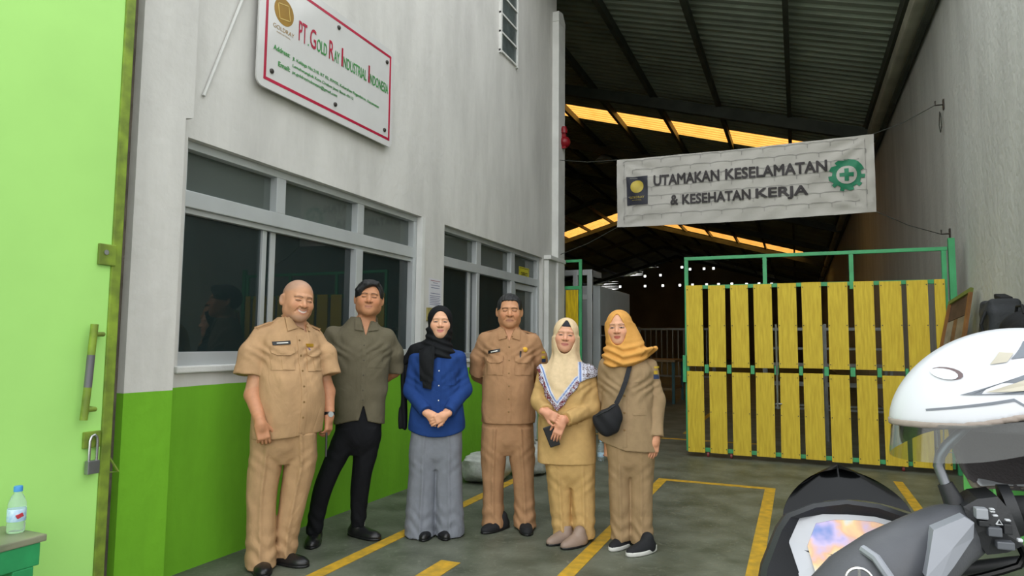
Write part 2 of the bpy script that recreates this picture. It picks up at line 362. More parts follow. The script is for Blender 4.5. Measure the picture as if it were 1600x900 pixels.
# far gable wall with rows of round vent openings
bm = B(); FY = 60.0
holes = [(-14.9, 6.5), (-12.6, 6.5), (-11.0, 6.5), (-9.5, 6.5), (-8.4, 6.5), (-7.2, 6.5), (-6.2, 6.5), (-5.1, 6.5), (-3.9, 6.45), (-2.9, 6.45), (-1.9, 6.4), (-.7, 6.4), (-8.6, 7.9), (-7.4, 7.9), (-6.6, 7.9), (-4.9, 8.0), (-4.0, 8.0), (-3.2, 7.55), (-1.9, 6.9), (-9.3, 8.1), (-12.6, 7.4), (-11.2, 7.45)]
xs = sorted({-20.6, 1.7, -9.3, *[h[0]-.10 for h in holes], *[h[0]+.10 for h in holes]}); zs = sorted({0.0, 9.1, *[h[1]-.10 for h in holes], *[h[1]+.10 for h in holes]})
for xa, xb in zip(xs, xs[1:]):
    for za, zb in zip(zs, zs[1:]):
        if any(abs((xa+xb)/2-h[0]) < .10 and abs((za+zb)/2-h[1]) < .10 for h in holes): continue
        ra, rb = rz(xa)+.05, rz(xb)+.05
        if za > max(ra, rb): continue
        bm.faces.new([bm.verts.new(c) for c in ((xa, FY, za), (xb, FY, za), (xb, FY, min(zb, max(rb, za))), (xa, FY, min(zb, max(ra, za))))])
struct('wall_far', bm, M_farwall)
bm = B(); box(bm, -20.6, -20.4, 9.3, 60, 0, 6.0); struct('wall_hall_left', bm, M_farwall)
bm = B(); box(bm, -20.4, -8.1, 9.2, 9.3, 0, 9.2); struct('wall_hall_front', bm, M_farwall)
bm = B(); box(bm, WX-WT-.5, -20.4, 9.2, 9.3, 7.3, 9.2); struct('wall_gable_front', bm, M_farwall)
# ------------------------------------------------------------------ light green metal door leaf with its hardware
M_dgreen = mat('door_green', 'AFE97E', .5, var=.05, scale=1.2, detail=8, bump=.06, bscale=8)
M_olv = mat('worn_olive', '86A034', .6, var=.2, scale=12, detail=8, col2='63762C'); M_chrome = mat('bright_steel', 'C8C9CB', .22, metal=.9)
M_brownw = mat('bare_render', '6E655A', .9, var=.2, scale=9, bump=.4)
gd = thing('metal_door', (-3.0, 1.2, 0), 'big light green sheet metal door leaf with bar handle, left of the office', 'door')
obj('door_leaf', box(B(), -3.06, -3.0, .2, 2.145, .03, 4.2, .004), M_dgreen, gd)
obj('edge_angle', box(B(), -3.065, -2.992, 2.145, 2.195, .02, 4.2, .006), M_olv, gd)
obj('hasp_plate', box(B(), -3.0, -2.985, 2.075, 2.16, 1.675, 1.775, .004), M_olv, gd)
obj('eyelet', tube(B(), [(-2.984, 2.108, 1.735), (-2.981, 2.108, 1.735)], .012, 12), M_chrome, gd)
obj('hasp_plate', box(B(), -3.0, -2.985, 2.055, 2.135, .83, .905, .004), M_olv, gd)
hb = obj('bar_handle', tube(B(), [(-2.945, 2.020, .965), (-2.945, 2.030, 1.11)], .016, 12), M_olv, gd, smooth=True)
obj('bar_handle', tube(B(), [(-2.945, 2.030, 1.11), (-2.945, 2.037, 1.255)], .0165, 12), mat('bare_grey_steel', '6C6C70', .5, metal=.3), gd, smooth=True)
obj('bar_handle', tube(B(), [(-2.945, 2.037, 1.255), (-2.945, 2.045, 1.395)], .016, 12), M_olv, gd, smooth=True)
for z, y in ((1.01, 2.023), (1.35, 2.042)): obj('handle_bracket', tube(B(), [(-2.945, y, z), (-2.945, y+.045, z), (-3.0, y+.055, z)], .011, 10), M_olv, gd, smooth=True)
tr = B(); tube(tr, [(-3.02, 2.185, .80), (-2.99, 2.235, .70), (-3.02, 2.185, .70)], .006, 6); obj('stay_loop', tr, M_olv, gd)
pk = thing('padlock', (-2.975, 2.095, .72), 'small steel padlock hanging from the hasp of the green door', 'padlock')
obj('lock_body', box(B(), -2.988, -2.962, 2.065, 2.122, .715, .775, .004), mat('brushed_steel', '9A9AA0', .35, metal=.8), pk)
obj('shackle', tube(B(), [(-2.975, 2.076, .77), (-2.975, 2.076, .865), (-2.975, 2.084, .885), (-2.975, 2.098, .89), (-2.975, 2.108, .88), (-2.975, 2.112, .86), (-2.975, 2.112, .77)], .0065, 10), M_chrome, pk, smooth=True)
bm = B(); box(bm, -3.27, -3.16, 2.05, 2.33, 0, 5.0); obj('bare_return', bm, M_brownw, wall_left)

# ------------------------------------------------------------------ green bench with a water bottle on it
M_bgreen = mat('bench_green', '2F9A5C', .5, var=.12, scale=8); M_btop = mat('bench_top', '8F8F78', .4, var=.15, scale=5, col2='6C745C')
bn = thing('bench', (-2.85, 1.2, 0), 'low green painted bench standing against the green door', 'bench')
obj('bench_top', box(B(), -2.975, -2.70, .3, 1.735, .545, .572, .005), M_btop, bn)
obj('apron', box(B(), -2.73, -2.705, .3, 1.715, .46, .545, .004), M_bgreen, bn)
obj('end_apron', box(B(), -2.97, -2.73, 1.695, 1.72, .46, .545, .004), M_bgreen, bn)
for y in (.45, 1.62):
    for x in (-2.96, -2.775): obj('leg', box(B(), x, x+.07, y, y+.075, 0, .46, .004), M_bgreen, bn)
obj('stretcher', box(B(), -2.96, -2.71, 1.64, 1.68, .12, .17, .004), M_bgreen, bn)
M_pet = bpy.data.materials.new('clear_bottle_plastic'); M_pet.use_nodes = True; _b = M_pet.node_tree.nodes['Principled BSDF']
_b.inputs['Base Color'].default_value = (.85, .95, 1, 1); _b.inputs['Transmission Weight'].default_value = .85; _b.inputs['Roughness'].default_value = .08; _b.inputs['IOR'].default_value = 1.2
M_lab = mat('bottle_label', 'CFE3EE', .4, var=.1, scale=60, col2='9FC4E0'); M_capb = mat('blue_cap', '4E9BE0', .4); M_redp = mat('red_print', 'C8404A', .5)
def bottle(loc, label, h=.19, r=.031, capm=None, rad=True):
    t = thing('water_bottle', loc, label, 'bottle', 'water bottles'); s = h/.19
    obj('bottle_body', lathe(B(), [(.001, .0), (r*.9, .001), (r, .008), (r, .035), (r*.95, .04), (r, .046), (r, .085), (r*.95, .09), (r, .096), (r*.97, .12*s), (r*.70, .145*s), (.014, .160*s), (.013, .170*s)], (0, 0, 0), 20), M_pet, t, world=False, smooth=True)
    lb = obj('label_sleeve', lathe(B(), [(r*1.01, .045), (r*1.03, .047), (r*1.03, .090), (r*1.01, .092)], (0, 0, 0), 20), M_lab, t, world=False, smooth=True)
    obj('label_mark', obox(B(), (r*.95, -.006, .068), (.004, 0, 0), (0, .011, .004), (0, -.003, .007), .001), M_redp, lb, world=False)
    obj('bottle_cap', lathe(B(), [(.001, .168*s), (.0155, .168*s), (.0155, .185*s), (.014, h), (.001, h)], (0, 0, 0), 16), capm or M_capb, t, world=False, smooth=True); return t
bottle((-2.83, 1.695, .572), 'small water bottle with blue cap standing on the green bench', .178)
bottle((-2.08, 7.45, 0), 'clear water bottle standing on the floor behind the woman in khaki', .24, .038, M_lab)

# ------------------------------------------------------------------ company sign on the office wall
M_sign = mat('acrylic_panel', 'CDCDCB', .12, var=.02, spec=.5); M_red = mat('sign_red', 'B3123A', .4); M_sgreen = mat('sign_green', '3E9A48', .45); M_goldp = mat('sign_gold', '9A7414', .4); M_screw = mat('screw_cap', '4A4642', .4, metal=.6)
SX = -3.225
sg = thing('company_sign', (SX, 4.03, 3.02), 'white acrylic company sign with red border above the big office window', 'sign')
bm = B(); prism(bm, rrect(3.235, 4.825, 3.01, 3.875, .06), (SX-.012, 0, 0), (0, 1, 0), (0, 0, 1), (1, 0, 0), .012); obj('panel', bm, M_sign, sg)
def flat(name, y0, y1, z0, z1, mt, parent=sg, x=SX, t=.0015): return obj(name, box(B(), x, x+t, y0, y1, z0, z1), mt, parent)
for a in ((3.295, 4.785, 3.064, 3.086), (3.295, 4.785, 3.798, 3.820), (3.295, 3.317, 3.086, 3.798), (4.763, 4.785, 3.086, 3.798)): flat('border_strip', *a, M_red)
def stext(body, y0, y1, z0, z1, mt, bold=.0): return obj('lettering', fit_text(body, (SX, 0, 0), (0, 1, 0), (0, 0, 1), y0, y1, z0, z1, (1, 0, 0), bold), mt, sg)
for body, y0, y1, z0, z1, mt in (('PT', 3.615, 3.70, 3.465, 3.612, M_red), ('.', 3.712, 3.722, 3.465, 3.480, M_sgreen), ('G', 3.735, 3.80, 3.467, 3.614, M_red), ('OLD', 3.81, 3.925, 3.468, 3.565, M_sgreen), ('R', 3.95, 4.005, 3.467, 3.614, M_red), ('AY', 4.01, 4.075, 3.468, 3.560, M_sgreen), ('I', 4.10, 4.118, 3.467, 3.614, M_red), ('NDUSTRIAL', 4.125, 4.43, 3.467, 3.556, M_sgreen), ('I', 4.455, 4.473, 3.467, 3.614, M_red), ('NDONESIA', 4.48, 4.745, 3.467, 3.552, M_sgreen)):
    stext(body, y0, y1, z0, z1, mt, .006)
stext('Address:', 3.375, 3.535, 3.300, 3.335, M_sgreen, .02); stext('Jl. Kalijaga No.218, RT 03, RW05, Kelurahan Pegambiran, Kecamatan', 3.56, 4.615, 3.292, 3.322, M_sgreen, .008)
stext('Lemahwungkuk Kota Cirebon Jawa Barat 45113', 3.565, 4.26, 3.243, 3.270, M_sgreen, .008); stext('Email:', 3.425, 3.54, 3.200, 3.235, M_sgreen, .02); stext('pt.goldrayindonesia@gmail.com', 3.565, 4.06, 3.195, 3.225, M_sgreen, .008)
lg_ = obj('logo_disc', tube(B(), [(SX, 3.465, 3.60), (SX+.0015, 3.465, 3.60)], .095, 28), M_goldp, sg)
for dy, dz, w, h in ((-.052, 0, .003, .055), (.052, 0, .003, .055), (0, .052, .055, .003), (0, -.052, .055, .003)):
    c, s = cos(.2), sin(.2); obj('logo_line', obox(B(), (SX+.0022, 3.465+c*dy-s*dz, 3.60+s*dy+c*dz), (.0008, 0, 0), (0, c*w, s*w), (0, -s*h, c*h)), mat('gold_line', 'D8BC6A', .4) if dy < 0 else bpy.data.materials['gold_line'], lg_)
stext('GOLDRAY', 3.365, 3.570, 3.455, 3.485, M_goldp, .0); stext('INDUSTRIAL', 3.40, 3.535, 3.430, 3.440, M_goldp, .0)
for y, z in ((3.366, 3.141), (4.04, 3.138), (4.704, 3.138), (3.366, 3.75), (4.056, 3.757), (4.718, 3.745)):
    obj('screw_cap', lathe(B(), [(.001, -.055), (.012, -.055), (.012, 0), (.017, 0), (.017, .008), (.012, .013), (.001, .014)], (0, 0, 0), 14), M_screw, sg, world=False).rotation_euler = (0, pi/2, 0)
    o_ = bpy.data.objects[-1] if False else [o for o in sg.children if o.name.startswith('screw_cap')][-1]; o_.location = Vector((SX, y, z))-wloc(sg)

# ------------------------------------------------------------------ paper notice, small plate, yellow sticker, cable, alarm bell
nt1 = thing('paper_notice', (WX+.001, 5.725, 1.69), 'white paper notice taped to the pier between the office windows', 'notice')
obj('sheet', box(B(), WX+.001, WX+.003, 5.60, 5.85, 1.66, 1.945), mat('paper', 'C9C9CF', .7, var=.02), nt1)
M_ink = mat('grey_ink', '6F7390', .7); M_redi = mat('red_ink', 'A0626A', .7)
for i, (z, y0, y1, mt) in enumerate([(1.925, 5.63, 5.82, M_redi), (1.905, 5.68, 5.77, M_ink), (1.880, 5.64, 5.81, M_ink), (1.855, 5.64, 5.81, M_ink), (1.80, 5.63, 5.82, M_ink)]+[(1.775-.017*k, 5.62, 5.83-.02*(k % 2), M_ink) for k in range(6)]):
    obj('print_line', box(B(), WX+.003, WX+.0035, y0, y1, z-.003, z+.003), mt, nt1)
np_ = thing('small_plate', (WX, 5.65, 1.54), 'little yellowed plate below the paper notice on the pier', 'plate')
obj('plate', box(B(), WX+.001, WX+.012, 5.56, 5.70, 1.53, 1.655, .003), mat('old_yellow_plate', 'A59A5E', .5), np_); obj('plate_hole', box(B(), WX+.012, WX+.014, 5.615, 5.645, 1.57, 1.62), mat('pale_plate', 'D0CCB0', .5), np_)
ys_ = thing('yellow_sticker', (GX+.004, 8.27, 2.10), 'yellow sign sticker with dark lettering on the glass above the office door', 'sticker')
obj('sticker_sheet', box(B(), GX+.004, GX+.006, 8.14, 8.50, 2.10, 2.34), mat('sticker_yellow', 'C9C01E', .5, var=.05), ys_)
obj('sticker_lettering', fit_text('OFFICE', (GX+.006, 0, 0), (0, 1, 0), (0, 0, 1), 8.20, 8.44, 2.215, 2.275, (1, 0, 0), .02), mat('sticker_ink', '4A4410', .6), ys_)
for a in ((8.155, 8.485, 2.112, 2.120), (8.155, 8.485, 2.32, 2.328), (8.155, 8.163, 2.112, 2.328), (8.477, 8.485, 2.112, 2.328)): obj('sticker_border', box(B(), GX+.006, GX+.0065, *a), bpy.data.materials['sticker_ink'], ys_)
cb = tag(obj('cable', tube(B(), [(WX+.05, 3.32, 4.1), (WX+.02, 3.123, 3.53), (WX+.015, 3.0, 3.18), (WX+.012, 2.865, 2.80)], .010, 8), M_white, None, smooth=True), 'white cable running slantwise down the wall left of the company sign', 'cable')
ab = thing('alarm_bell', (-3.15, 9.28, 4.25), 'red alarm bell and lamp fixed high on the white corner post', 'alarm')
M_redb = mat('alarm_red', '8E1520', .35)
obj('bell_dome', lathe(B(), [(.001, -.05), (.085, -.05), (.09, -.02), (.075, .02), (.04, .05), (.001, .06)], (0, 0, 0), 18), M_redb, ab, world=False, smooth=True).rotation_euler = (pi/2, 0, 0)
ab.children[-1].location = (.0, .0, .08)
obj('lamp', lathe(B(), [(.001, .21), (.05, .21), (.05, .27), (.035, .31), (.001, .32)], (0, .0, 0), 14), M_redb, ab, world=False, smooth=True)
obj('bracket', box(B(), -.06, .03, -.02, .02, -.02, .21), M_redb, ab, world=False)

# ------------------------------------------------------------------ office interior: ceiling tube lamps and dark furniture
M_tube = mat('lamp_tube', 'F4FFFA', .4, emit='E8FFF4', estr=9.0); M_lampb = mat('lamp_body', 'D0D4D0', .6)
for i, (x, y, l) in enumerate(((-4.3, 3.1, 'nearest the front wall'), (-5.6, 6.6, 'in the middle of the room'), (-7.2, 5.0, 'by the rear wall'))):
    t = thing('tube_lamp', (x, y, 2.9), 'ceiling tube lamp seen through the office glass, '+l, 'lamp', 'office tube lamps')
    obj('lamp_body', box(B(), x-.05, x+.05, y-.62, y+.62, 2.93, 3.0), M_lampb, t); obj('tube', tube(B(), [(x, y-.6, 2.91), (x, y+.6, 2.91)], .014, 8), M_tube, t)
M_furn = mat('dark_cabinet', '3C3A34', .6)
for i, (y0, l) in enumerate(((3.2, 'nearest the street'), (4.6, 'in the middle'), (6.9, 'beside the door'))):
    t = thing('office_cabinet', (-7.9, y0+.5, 0), 'dark filing cabinet inside the office, '+l, 'cabinet', 'office cabinets')
    obj('body', box(B(), -8.08, -7.6, y0, y0+1.0, 0, 1.75, .01), M_furn, t)
    for k in range(2): d_ = obj('door', box(B(), -7.6, -7.58, y0+.02+.49*k, y0+.49+.49*k, .05, 1.70, .005), M_furn, t); obj('handle', box(B(), -7.58, -7.56, y0+.44+.08*k, y0+.46+.08*k, .85, 1.0), M_alu, d_)
fe = thing('fire_extinguisher', (-3.75, 8.35, 0), 'red and white fire extinguisher inside the office doorway', 'extinguisher')
obj('stand', box(B(), -3.87, -3.63, 8.23, 8.47, 0, 1.38, .01), M_furn, fe); obj('cylinder', lathe(B(), [(.001, 1.38), (.075, 1.38), (.08, 1.42), (.08, 1.50), (.079, 1.51)], (-3.75, 8.35, 0), 16), M_redb, fe, smooth=True)
obj('shoulder', lathe(B(), [(.079, 1.51), (.07, 1.62), (.035, 1.70), (.02, 1.74)], (-3.75, 8.35, 0), 16), M_white, fe, smooth=True); obj('valve', lathe(B(), [(.02, 1.74), (.03, 1.75), (.03, 1.80), (.01, 1.82)], (-3.75, 8.35, 0), 10), M_redb, fe)

# ------------------------------------------------------------------ yellow slatted gates in green frames
def wood(name, c, c2):
    mt = mat(name, c, .6, scale=5, col2=c2, stretch=(9, 9, .9), detail=7, bump=.08, bscale=9, spec=.3); return mt
M_yel = wood('yellow_board', 'D9C03E', 'C2A630'); M_yel2 = wood('yellow_board_fresh', 'D6B912', 'A98F0C'); M_ggreen = mat('gate_green', '45A56C', .45, var=.1, scale=5)
gt = thing('slatted_gate', (.14, 8.26, 0), 'wide yellow slatted gate in a green frame standing across the hall entrance', 'gate')
GY = 8.26
def gb(name, x0, x1, z0, z1, y0=GY-.02, y1=GY+.02, mt=M_ggreen, par=gt):
    if z1-z0 > x1-x0: y0 += .002; y1 -= .002
    return obj(name, box(B(), x0, x1, y0, y1, z0, z1, .003), mt, par)
gb('top_rail', -1.25, 1.48, 2.34, 2.38)
for x in (-1.25, -.355, .545, 1.425): gb('post', x, x+.045, 1.95 if abs(x) < 1.2 else .06, 2.34)
gb('end_post', 1.49, 1.55, .0, 2.47, GY-.03, GY+.03)
for z in (1.99, .06): gb('rail', -1.2, 1.42, z, z+.045, GY-.005, GY+.03)
bx = [(-1.225, -1.032), (-.970, -.778), (-.714, -.517), (-.458, -.26), (-.199, -.001), (.055, .257), (.318, .517), (.582, .778), (.836, 1.043), (1.088, 1.284), (1.344, 1.439)]
for i, (a, b) in enumerate(bx):
    for z0, z1 in ((.055, 1.005), (1.062, 2.03)):
        dz = random.uniform(-.006, .006); sk_ = random.uniform(-.006, .006); bm = B()
        prism(bm, [(a, z0+dz), (b, z0+dz), (b+sk_, z1+dz), (a+sk_, z1+dz)], (0, GY-.045, 0), (1, 0, 0), (0, 0, 1), (0, 1, 0), .022); bd = obj('board', bm, M_yel, gt)
        for zz in (z0+.05, z1-.05, (z0+z1)/2):
            for xx in (a+.012, b-.012): obj('bolt', box(B(), xx-.005, xx+.005, GY-.051, GY-.045, zz-.005, zz+.005), M_dark, bd)
    if i < 10: gb('link_plate', b+.008, bx[i+1][0]-.008, .985, 1.085, GY-.04, GY)
gb('latch_handle', -1.275, -1.235, .87, 1.19, GY-.06, GY-.02)
for x in (-1.0, -.74, 1.0):
    w_ = obj('castor', tube(B(), [(x-.012, GY, .028), (x+.012, GY, .028)], .028, 14), mat('castor_red', '8E3A3A', .5) if x < -.9 else bpy.data.materials['castor_red'], gt, smooth=True)
bm = B(); tube(bm, [(-.225, GY-.06, .60), (-.225, GY-.06, 1.56)], .011, 8); tube(bm, [(-.24, GY-.06, .66), (-.18, GY-.06, .66)], .008, 6); obj('drop_bolt', bm, mat('dull_steel', '8F9290', .4, metal=.6), gt)
g2 = thing('gate_leaf', (-3.35, 9.56, 0), 'narrow yellow gate leaf in a green frame folded beside the office corner', 'gate')
gb('top_rail', -3.9, -2.955, 2.54, 2.58, 9.54, 9.58, M_ggreen, g2); gb('rail', -3.9, -2.955, 2.13, 2.18, 9.54, 9.58, M_ggreen, g2); gb('post', -3.0, -2.955, .03, 2.54, 9.54, 9.58, M_ggreen, g2); gb('post', -3.9, -3.855, .0, 2.54, 9.54, 9.58, M_ggreen, g2)
gb('rail', -3.9, -2.955, .06, .11, 9.54, 9.58, M_ggreen, g2)
for a, b in ((-3.46, -3.28), (-3.20, -3.005), (-3.72, -3.54)):
    for z0, z1 in ((.05, 1.06), (1.10, 2.12)): obj('board', box(B(), a, b, 9.52, 9.54, z0, z1, .003), M_yel2, g2)

# ------------------------------------------------------------------ safety banner hung across the hall entrance
BY = 8.80; BW = (-2.22, .89); BZ = (2.90, 3.835)
def bwave(x, z):
    u = (x-BW[0])/(BW[1]-BW[0]); v = (z-BZ[0])/(BZ[1]-BZ[0]); w = 0
    for cx, cz, k in ((BW[0], BZ[1], 0), (BW[1], BZ[1], 1), (BW[0], BZ[0], 2), (BW[1], BZ[0], 3)):
        dx, dz = x-cx, z-cz; r = sqrt(dx*dx+dz*dz)+1e-4; a = atan2(abs(dz), abs(dx)); w += .011*sin(a*13+k)*math.exp(-((r-.40)/.40)**2)
    return w+.008*sin(x*5+z*7)+.005*sin(x*17-z*23)
M_ban = mat('banner_cloth', 'AEACA6', .7, var=.05, scale=3, bump=.05); M_bink = mat('banner_ink', '2E2A2C', .6); M_bgr = mat('banner_green', '1F7A58', .6); M_bpr = mat('banner_faint_print', '949390', .7); M_navy = mat('banner_navy', '282A36', .6); M_bgold = mat('banner_gold', 'B9A53C', .5)
bn_ = thing('safety_banner', ((BW[0]+BW[1])/2, BY, BZ[0]), 'grey white safety banner with dark lettering strung across the hall entrance', 'banner')
bm = B(); nx, nz = 90, 30; vs = []
for s_ in (0, 1):
    for j in range(nz+1):
        for i in range(nx+1):
            u, v = i/nx, j/nz; x = BW[0]+u*(BW[1]-BW[0]); z = BZ[0]+v*(BZ[1]-BZ[0])-.012*sin(pi*u)*(1-2*v)*0
            ed = .02*sin(pi*u)*(1 if v > .98 else (-1.2 if v < .02 else 0)); vs.append(bm.verts.new((x, BY-bwave(x, z)+(.004 if s_ else 0), z-.018*sin(pi*u))))
n1 = (nx+1)*(nz+1)
for j in range(nz):
    for i in range(nx):
        k = j*(nx+1)+i; bm.faces.new((vs[k], vs[k+1], vs[k+nx+2], vs[k+nx+1])); bm.faces.new((vs[n1+k+nx+1], vs[n1+k+nx+2], vs[n1+k+1], vs[n1+k]))
rim = [i for i in range(nx)]+[j*(nx+1)+nx for j in range(nz)]+[nz*(nx+1)+i for i in range(nx, 0, -1)]+[j*(nx+1) for j in range(nz, 0, -1)]
for a, b in zip(rim, rim[1:]+rim[:1]): bm.faces.new((vs[b], vs[a], vs[n1+a], vs[n1+b]))
obj('cloth', bm, M_ban, bn_, smooth=True)
def bfn(x, z): return bwave(x, z+.018*sin(pi*(x-BW[0])/(BW[1]-BW[0])))
def btext(body, x0, x1, z0, z1, mt, bold=.02, par=None, lift=.012, name='lettering'): return obj(name, fit_text(body, (0, BY, 0), (1, 0, 0), (0, 0, 1), x0, x1, z0, z1, (0, -1, 0), bold, bfn, 1, lift), mt, par or bn_)
def k_(x): return (x*1.0)
for body, x0, x1, z0, z1 in (('UTAMAKAN', -1.72, -.875, 3.425, 3.572), ('KESELAMATAN', -.805, .380, 3.425, 3.572), ('&', -1.50, -1.40, 3.150, 3.285), ('KESEHATAN', -1.35, -.50, 3.150, 3.285), ('KERJA', -.445, .165, 3.120, 3.285)): btext(body, x0, x1, z0, z1, M_bink, .034)
def bflat(name, poly, mt, par=None, lift=.011):
    bm = B(); f_ = bm.faces.new([bm.verts.new((x, 0, z)) for x, z in poly]); bmesh.ops.triangulate(bm, faces=bm.faces)
    for _ in range(6):
        bmesh.ops.subdivide_edges(bm, edges=[e for e in bm.edges if e.calc_length() > .03], cuts=1); bmesh.ops.triangulate(bm, faces=bm.faces)
    for v in bm.verts: v.co.y = BY-lift-bfn(v.co.x, v.co.z)
    bmesh.ops.recalc_face_normals(bm, faces=bm.faces); return obj(name, bm, mt, par or bn_)
lb_ = bflat('logo_block', [(-2.085, 3.19), (-1.80, 3.19), (-1.80, 3.575), (-2.085, 3.575)], M_navy)
bflat('logo_coin', [(-1.942+.088*cos(a), 3.435+.088*sin(a)) for a in [2*pi*k/24 for k in range(24)]], M_bgold, lb_, .016)
btext('GOLDRAY', -2.045, -1.845, 3.275, 3.305, M_bgold, .0, lb_, .016); btext('INDUSTRIAL', -2.01, -1.88, 3.245, 3.255, M_bgold, 0, lb_, .016)
gc = (.587, 3.365); gp = []
for k in range(11):
    a0 = 2*pi*k/11
    for da, r in ((-.14, .158), (-.12, .198), (.12, .198), (.14, .158)): gp.append((gc[0]+r*sin(a0+da), gc[1]+r*cos(a0+da)))
ge = bflat('gear_emblem', gp[::-1], M_bgr)
bflat('gear_disc', [(gc[0]+.112*cos(a), gc[1]+.112*sin(a)) for a in [2*pi*k/24 for k in range(24)]], M_ban, ge, .016)
for w_, h_ in ((.078, .024), (.024, .078)): bflat('cross_bar', [(gc[0]-w_, gc[1]-h_), (gc[0]+w_, gc[1]-h_), (gc[0]+w_, gc[1]+h_), (gc[0]-w_, gc[1]+h_)], M_bgr, ge, .021)
# faint printed honeycomb brick pattern
bm = B()
for r in range(7):
    z = 2.99+.125*r
    for c in range(12):
        x = -2.13+.255*c+(.1275 if r % 2 else 0)
        for (xa, za, xb, zb) in ((x, z, x, z+.05), (x, z+.05, x+.05, z+.0625), (x+.05, z+.0625, x+.2, z+.0625), (x+.2, z+.0625, x+.255, z+.05)):
            if BW[0]+.05 < min(xa, xb) and max(xa, xb) < BW[1]-.05 and max(za, zb) < BZ[1]-.03:
                d_ = Vector((xb-xa, 0, zb-za)); n_ = Vector((-d_.z, 0, d_.x)).normalized()*.003; q = [Vector((xa, 0, za))+n_, Vector((xa, 0, za))-n_, Vector((xb, 0, zb))-n_, Vector((xb, 0, zb))+n_]
                for v in q: v.y = BY-.007-bfn(v.x, v.z)
                bm.faces.new([bm.verts.new(v) for v in q])
obj('print_pattern', bm, M_bpr, bn_)
for a in ((BW[0]+.10, BZ[0]+.01), (BW[1]-.10, BZ[0]+.01)):
    bflat('hem_line', [(a[0], BZ[0]+.04), (a[0]+.005, BZ[0]+.04), (a[0]+.005, BZ[1]-.04), (a[0], BZ[1]-.04)], M_bpr)
M_rope = mat('thin_rope', '3C3F38', .8)
hk = [(1.65, 9.0, 4.16), (1.65, 8.97, 2.62)]; hke = [(1.555, 9.0, 4.16), (1.555, 8.97, 2.62)]
for (c, e, l) in (((BW[0], BY, BZ[1]), (-3.17, 9.15, 4.02), 'upper left corner of the banner to the corner post'), ((BW[0], BY, BZ[0]), (-3.17, 9.2, 2.62), 'lower left corner of the banner to the corner post'), ((BW[1], BY, BZ[1]), hke[0], 'upper right corner of the banner to the right wall'), ((BW[1], BY, BZ[0]), hke[1], 'lower right corner of the banner to the right wall')):
    tag(obj('rope', tube(B(), [c, ((c[0]+e[0])/2, (c[1]+e[1])/2, (c[2]+e[2])/2-.03), e], .005, 6), M_rope), 'thin dark rope from the '+l, 'rope', 'banner ropes')
for i, h in enumerate(hk):
    t = thing('wall_hook', (h[0]-.02, h[1], h[2]), ('upper' if i == 0 else 'lower')+' steel wall hook holding a banner rope on the right wall', 'hook', 'rope hooks')
    obj('pin', tube(B(), [(h[0], h[1], h[2]), (h[0]-.09, h[1], h[2]), (h[0]-.09, h[1], h[2]+.05)], .009, 8), M_screw, t); obj('wall_plate', box(B(), h[0]-.012, h[0], h[1]-.03, h[1]+.03, h[2]-.06, h[2]+.06), M_screw, t)
    if i == 0: obj('rope_loop', tube(B(), [(h[0]-.03, h[1]+.1, h[2]-.05), (h[0]-.03, h[1]+.16, h[2]-.2), (h[0]-.03, h[1]+.1, h[2]-.3), (h[0]-.03, h[1]+.02, h[2]-.26), (h[0]-.03, h[1]+.06, h[2]-.08)], .006, 6), M_rope, t)

# ------------------------------------------------------------------ things inside the hall
M_mach = mat('machine_grey', 'C0C8CA', .5, var=.05, scale=2); M_blackp = mat('black_panel', '16181A', .3)
mc = thing('machine_cabinet', (-3.6, 12.1, 0), 'tall pale grey machine cabinet behind the women, inside the hall', 'machine')
obj('body', box(B(), -4.2, -3.08, 11.0, 13.2, .05, 2.31, .02), M_mach, mc)
obj('window_panel', box(B(), -3.085, -3.07, 11.06, 11.75, .7, 1.63, .005), M_blackp, mc); obj('trim_strip', box(B(), -3.072, -3.062, 11.05, 11.78, 1.45, 1.47), M_alu, mc)
obj('base', box(B(), -4.15, -3.12, 11.05, 13.15, 0, .05), M_dark, mc)
af = thing('aluminium_frame', (-3.35, 10.4, 0), 'aluminium profile frame standing behind the narrow gate leaf', 'frame')
for x in (-3.75, -3.30, -3.06): obj('upright', box(B(), x-.04, x+.04, 10.3, 10.38, 0, 2.5, .006), M_alu, af)
for z in (2.02, 2.42): obj('crossbar', box(B(), -3.78, -3.02, 10.303, 10.377, z, z+.09, .006), M_alu, af)
obj('crossbar', box(B(), -3.097, -3.023, 10.38, 10.9, 2.422, 2.508, .006), M_alu, af)
rk = thing('steel_rack', (.4, 10.6, 0), 'long steel shelf rack seen through the gaps of the yellow gate', 'rack'); M_rsteel = mat('rack_steel', '8D9290', .4, metal=.5)
for x in (-.45, .35, 1.15):
    for y in (10.3, 10.9): obj('upright', box(B(), x-.02, x+.02, y-.02, y+.02, 0, 1.62), M_rsteel, rk)
for z in (.42, .75, 1.03, 1.26, 1.54): obj('shelf_rail', box(B(), -.47, 1.17, 10.29, 10.32, z, z+.03), M_rsteel, rk); obj('shelf_rail', box(B(), -.47, 1.17, 10.88, 10.91, z, z+.03), M_rsteel, rk)
M_teal = mat('teal_steel', '2E5A5E', .5); M_wood = mat('raw_wood', '8A7350', .7, var=.15, scale=4, stretch=(1, 6, 6))
wt = thing('work_table', (-3.0, 15.5, 0), 'long work table with teal legs far inside the dark hall', 'table')
obj('table_top', box(B(), -4.2, -2.5, 15.0, 16.4, .92, .97), M_wood, wt)
for x in (-4.15, -2.58):
    for y in (15.05, 16.3): obj('leg', box(B(), x, x+.06, y, y+.06, 0, .92), M_teal, wt)
obj('shelf', box(B(), -4.1, -2.55, 15.1, 16.3, .30, .34), M_wood, wt)
cg = thing('wire_cage', (-3.2, 21, 0), 'barred steel cage standing at the back of the hall', 'cage')
